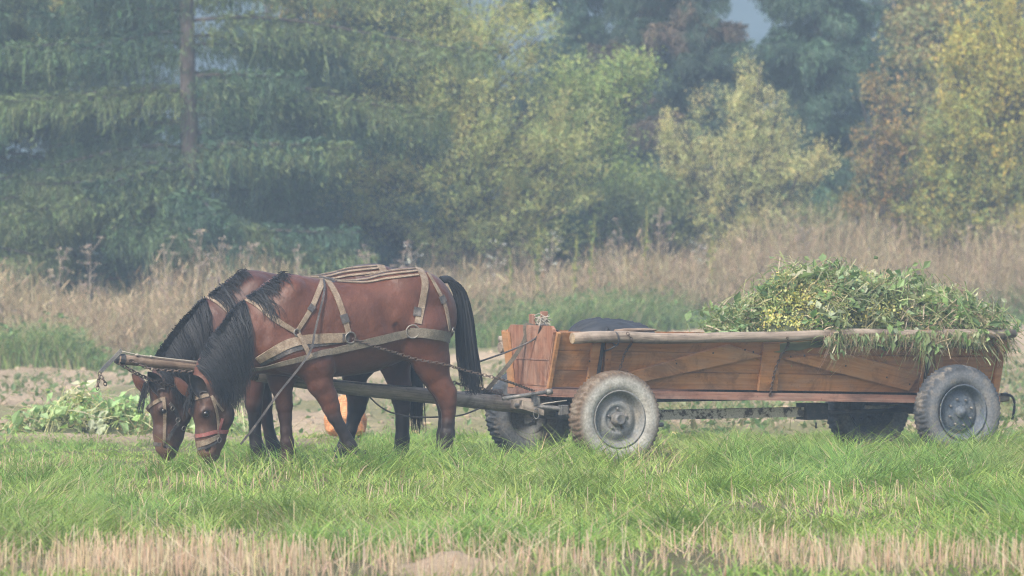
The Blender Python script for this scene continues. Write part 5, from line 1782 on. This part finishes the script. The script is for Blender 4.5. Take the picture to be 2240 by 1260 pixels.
# ------------------------------------------------------------------ heaps, sack, litter
def heap(name, label, cat, fr, prof, yc, hw, zbase, n, front=None, flowers=(0, 1), scale=1.0, leafy=.42, bright=1.0):
    """prof: (x, height) along the heap; loose green stuff lying on a mound"""
    root = empty(name, fr.P, fr.psi)
    tag(root, label, cat)
    prof = np.array(prof)
    xs = np.linspace(prof[0, 0], prof[-1, 0], 70)
    hs = np.interp(xs, prof[:, 0], prof[:, 1])

    def surf(x, v):
        h = np.interp(x, xs, hs)
        w_ = hw * np.clip(.55 + h / (hs.max() + 1e-6), 0, 1)
        lump = .16 * scale * (noise2(x * 4, v * 2.5 + 5, 151, 2) - .5) * np.clip(h * 6, 0, 1)
        return np.stack([x, yc + v * w_, zbase + h * np.clip(1 - np.abs(v) ** 2.3, 0, 1) ** .6 + lump], -1)
    X, V = np.meshgrid(xs, np.linspace(-1, 1, 30), indexing='ij')
    i = np.arange(69)[:, None] * 30
    j = np.arange(29)
    f = np.stack([i + j, i + 30 + j, i + 30 + j + 1, i + j + 1], -1).reshape(-1, 4)
    P = surf(X, V)
    P[..., 2] -= .05 * scale
    MB().add(P.reshape(-1, 3), f, None, (.09, .10, .05)).build('mound', M_DRY, root, True)

    def pts(k, x0=0., x1=1.):
        x = prof[0, 0] + (prof[-1, 0] - prof[0, 0]) * (x0 + (x1 - x0) * rng.random(k))
        v = np.where(rng.random(k) < .75, -rng.random(k) ** .7, rng.random(k) ** .7)
        p = surf(x, v)
        p[:, 2] += rng.normal(0, .018 * scale, k)
        return p
    b = MB()
    lf = MB()
    pal = [(.18, .255, .105), (.24, .31, .15), (.13, .195, .08), (.32, .36, .22)]
    nb = int(n / 42)
    ctr = pts(nb)
    if front:
        k = ctr[:, 0] < front[0]
        ctr[k, 1] = np.maximum(ctr[k, 1], yc - hw * .35)
    for q in ctr:                            # armfuls thrown on the heap, each lying its own way
        kind = rng.random()
        az, pit = rng.random() * 6.3, rng.normal(-.1, .45)
        m = int(18 + 40 * rng.random())
        d = np.array([math.cos(az) * math.cos(pit), math.sin(az) * math.cos(pit), math.sin(pit)])
        P = q + rng.normal(0, .07 * scale, (m, 3)) + np.array([0, 0, .03])
        if kind < leafy:
            c1 = pick([(.20, .26, .10), (.26, .31, .14), (.30, .32, .17)], 1, .2)
        elif kind < leafy + .33:
            c1 = pick([(.36, .28, .19), (.44, .36, .25), (.28, .21, .14)], 1, .2)
        else:
            c1 = pick([(.25, .29, .13), (.34, .34, .19)], 1, .2)
        c1 = c1 * bright
        col = c1 * (.7 + .6 * rng.random((m, 1)))
        ln = (.09 + .22 * rng.random(m) ** 1.3) * scale
        D = d + .28 * rng.normal(size=(m, 3))
        t = np.linspace(0, 1, 5)
        w_ = .004 + .006 * rng.random(m)
        cv = P[:, None] + D[:, None] * (ln[:, None] * (t - .4))[..., None] - np.array([0, 0, 1.]) * (ln[:, None] * .5 * t ** 2)[..., None]
        sd = np.cross(D, rng.normal(size=(m, 3)))
        sd /= np.linalg.norm(sd, axis=1)[:, None]
        v = np.stack([cv - sd[:, None] * w_[:, None, None] / 2, cv + sd[:, None] * w_[:, None, None] / 2], 2).reshape(-1, 3)
        i4 = (np.arange(m)[:, None] * 10 + np.arange(4)[None] * 2).reshape(-1, 1)
        b.add(v, np.concatenate([i4, i4 + 1, i4 + 3, i4 + 2], 1), None, np.repeat(col, 10, 0))
        if kind < leafy or kind > .88:
            m = int(14 + 26 * rng.random())
            P = q + d * .10 * scale * rng.normal(size=(m, 1)) + rng.normal(0, .055 * scale, (m, 3)) + np.array([0, -.02, .035])
            c2 = bright * pick(pal, 1, .15) * (.7 + .6 * rng.random((m, 1)))
            leaves(lf, P, (.04 + .09 * rng.random(m) ** 1.4) * scale, c2, .4, .6)
    if front:
        x0, x1, yf, zt, kk = front
        x = x0 + (x1 - x0) * rng.random(kk) ** .8
        wv = .3 + 1.1 * sstep(.35, .7, noise2(x * 3.2, x * 0 + .5, 153, 2))
        q = np.stack([x, yf + rng.normal(0, .012, kk), zt + .03 + rng.normal(0, .02, kk)], 1)
        blades(b, q, -(.06 + .46 * rng.random(kk) ** 1.8) * wv, .0035 + .005 * rng.random(kk), rng.choice([0, np.pi], kk) + rng.normal(0, .2, kk), .35 * rng.normal(size=kk), .5 * rng.normal(size=kk),
               pick([(.17, .25, .09), (.25, .29, .13), (.40, .33, .22), (.36, .29, .2), (.28, .21, .14)], kk, .2), 4)
        kl = kk // 3
        x = x0 + (x1 - x0) * rng.random(kl)
        x = x[rng.random(kl) < .15 + sstep(.4, .62, noise2(x * 3.2, x * 0 + .5, 153, 2))]
        kl = len(x)
        wv = .3 + 1.1 * sstep(.35, .7, noise2(x * 3.2, x * 0 + .5, 153, 2))
        ql = np.stack([x, yf - .01 + rng.normal(0, .012, kl), zt + .04 - .34 * wv * rng.random(kl) ** 1.5], 1)
    b.build('stems', M_GRASS, root)['kind'] = 'stuff'
    b = lf
    if front:
        leaves(b, ql, .04 + .08 * rng.random(kl), pick(pal, kl, .2), .2, .6, np.tile([0, 0, -1.0], (kl, 1)))
    b.build('leaves', M_GRASS, root)['kind'] = 'stuff'
    m = int(n * .3)
    cen = pts(40, *flowers)
    cen[:, 1] = np.minimum(cen[:, 1], yc - .02)
    cen = cen[cen[:, 2] > zbase + hs.max() * .18]
    p = cen[rng.integers(0, len(cen), m)] + rng.normal(0, [.07, .05, .04], (m, 3))
    pp = pts(m // 3, *flowers)
    p = np.concatenate([p, pp])
    p[:, 2] += .03
    p[:, 1] -= .02
    b = MB()
    leaves(b, p, .016 + .016 * rng.random(len(p)), pick([(.52, .47, .13), (.58, .55, .24), (.46, .47, .2)], len(p), .15), .6, .9)
    b.build('flowers', M_GRASS, root)['kind'] = 'stuff'
    return root


zr = zt1 - .02
OUT = [(1585, 726), (1610, 712), (1632, 690), (1650, 655), (1680, 624), (1712, 600), (1750, 590), (1830, 588), (1900, 604), (1960, 618), (2030, 622), (2070, 646), (2105, 666), (2130, 692), (2150, 708), (2168, 722)]
pr = []
for x, y in OUT:
    q = W.px(x, y, -.05)
    pr.append((q[0], max(.0, q[2] - zr) * .80))
x0 = W.px(1800, 740, -.6)[0]
x1 = W.px(2150, 740, -.6)[0]
heap('weed_load', 'big heap of pulled green weeds with yellow flowers loaded on the wagon', 'weed heap', W, pr, 0, .49, zr, 12500, (x0, x1, -.625, zr + .03, 1500), (0.08, .55))
FL = Frame(at(185, 955, 42.0) * [1, 1, 0], R(4))
heap('weed_pile', 'low pile of pulled green weeds lying on the bare soil left of the heads', 'weed heap', FL, [(-.62, 0), (-.45, .08), (-.2, .20), (.1, .22), (.35, .17), (.6, .09), (.85, .05), (1.1, .10), (1.3, .06), (1.45, 0)], 0, .38, 0.02, 2600, None, (0, 1), 1.3, .70, 1.45)


def litter():
    b = MB()
    n = 16000
    X, Y = strip_pts(n, 41, 58)
    px = X / Y * F + CX
    d = .15 + 1.0 * sstep(.5, .7, noise2(X * 1.2, Y * .35, 161, 3)) + .6 * sstep(1350, 1500, px) * sstep(44, 47, Y) * sstep(56, 51, Y)
    d *= np.where(px < 1300, .4, 1.)
    k = rng.random(n) < d
    P = ground_pts(X[k], Y[k])
    n = len(P)
    P[:, 2] += .02 + .10 * rng.random(n) ** 2
    leaves(b, P, .05 + .10 * rng.random(n), pick([(.10, .16, .06), (.14, .19, .08), (.2, .2, .1)], n, .25), .8, .5)
    blades(b, P, .08 + .22 * rng.random(n), .008, rng.random(n) * 6.3, .4 + rng.random(n), .5, pick([(.12, .17, .06), (.27, .22, .13), (.2, .2, .09)], n), 2)
    tag(b.build('pulled_leaves', M_GRASS), kind='stuff')
    b = MB()
    n = 3200
    X, Y = strip_pts(n, 41.5, 72)
    k = Y < edge_far(X)
    P = ground_pts(X[k], Y[k])
    for p in P:
        s = .010 + .034 * rng.random() ** 3
        b.ball(p + [0, 0, s * .3], s, 5, np.array([.33, .25, .17]) * (.7 + .5 * rng.random()), 1 + .4 * rng.normal(size=3) * .6)
    tag(b.build('clods', M_DRY, None, True), kind='stuff')


litter()


def sack():
    c = at(757, 958, 40.6)
    c[2] = gz(c[0], c[1])
    r = empty('net_sack', c)
    tag(r, 'orange net sack of potatoes standing on the soil behind the front legs', 'sack')
    th = np.linspace(0, 2 * np.pi, 72)[:-1]
    u = np.linspace(0, 1, 44)
    rad = np.interp(u, [0, .03, .15, .4, .65, .82, .9, .94, 1], [.0, .14, .19, .2, .175, .115, .05, .035, .07])
    z = u * .44
    T, U = np.meshgrid(th, u)
    lump = noise2(np.cos(T) * 3.2 + 9, U * 7 + np.sin(T) * 3.2, 171, 1)
    rr = rad[:, None] * (1 + .22 * (lump - .5) * (U < .85))
    P = np.stack([rr * np.cos(T), .8 * rr * np.sin(T), np.repeat(z[:, None], 71, 1)], -1)
    m = 71
    i = np.arange(43)[:, None] * m
    j = np.arange(m)
    f = np.stack([i + j, i + (j + 1) % m, i + m + (j + 1) % m, i + m + j], -1).reshape(-1, 4)
    net = ((np.arange(71)[None] % 3 == 0) | (np.arange(44)[:, None] % 2 == 0))
    col = np.where(net[..., None], np.array([.40, .15, .06]), np.array([.40, .25, .13])) * (.8 + .5 * lump[..., None])
    MB().add(P.reshape(-1, 3), f, None, col.reshape(-1, 3)).build('bag', M_SACK, r, True)
    MB().ring((0, 0, .412), .036, .008, (0, .1, 1), 16, 6).build('tie', M_ROPE, r, True)


sack()
for px, py in ((264, 945), (1628, 939), (1474, 934), (905, 948), (1395, 944)):
    Y = F * H / (py - HZ)
    p = at(px, py, min(Y, 41.6) + .3)
    p[2] = gz(p[0], p[1]) + .03
    o = MB().ball((0, 0, 0), .042, 10, None, (1.25, .9, .85)).build('potato', plain('potato_skin', (.50, .36, .17), .7) if 'potato_skin' not in bpy.data.materials else bpy.data.materials['potato_skin'], None, True, loc=p, rotz=rng.random() * 3)
    tag(o, 'small yellow potato lying on the bare soil', 'potato', 'potatoes left on the soil')

# ------------------------------------------------------------------ haze
hb = MB().box((-330, -25, -2.0), (330, 560, 32), inset=0)
hm = bpy.data.materials.new('haze')
hm.use_nodes = True
hm.node_tree.nodes.clear()
pv = hm.node_tree.nodes.new('ShaderNodeVolumePrincipled')
pv.inputs['Color'].default_value = (.64, .80, .95, 1)
pv.inputs['Density'].default_value = HAZE = 0.0027
pv.inputs['Anisotropy'].default_value = 0.2
om = hm.node_tree.nodes.new('ShaderNodeOutputMaterial')
hm.node_tree.links.new(pv.outputs[0], om.inputs['Volume'])
tag(hb.build('haze', hm), kind='stuff')
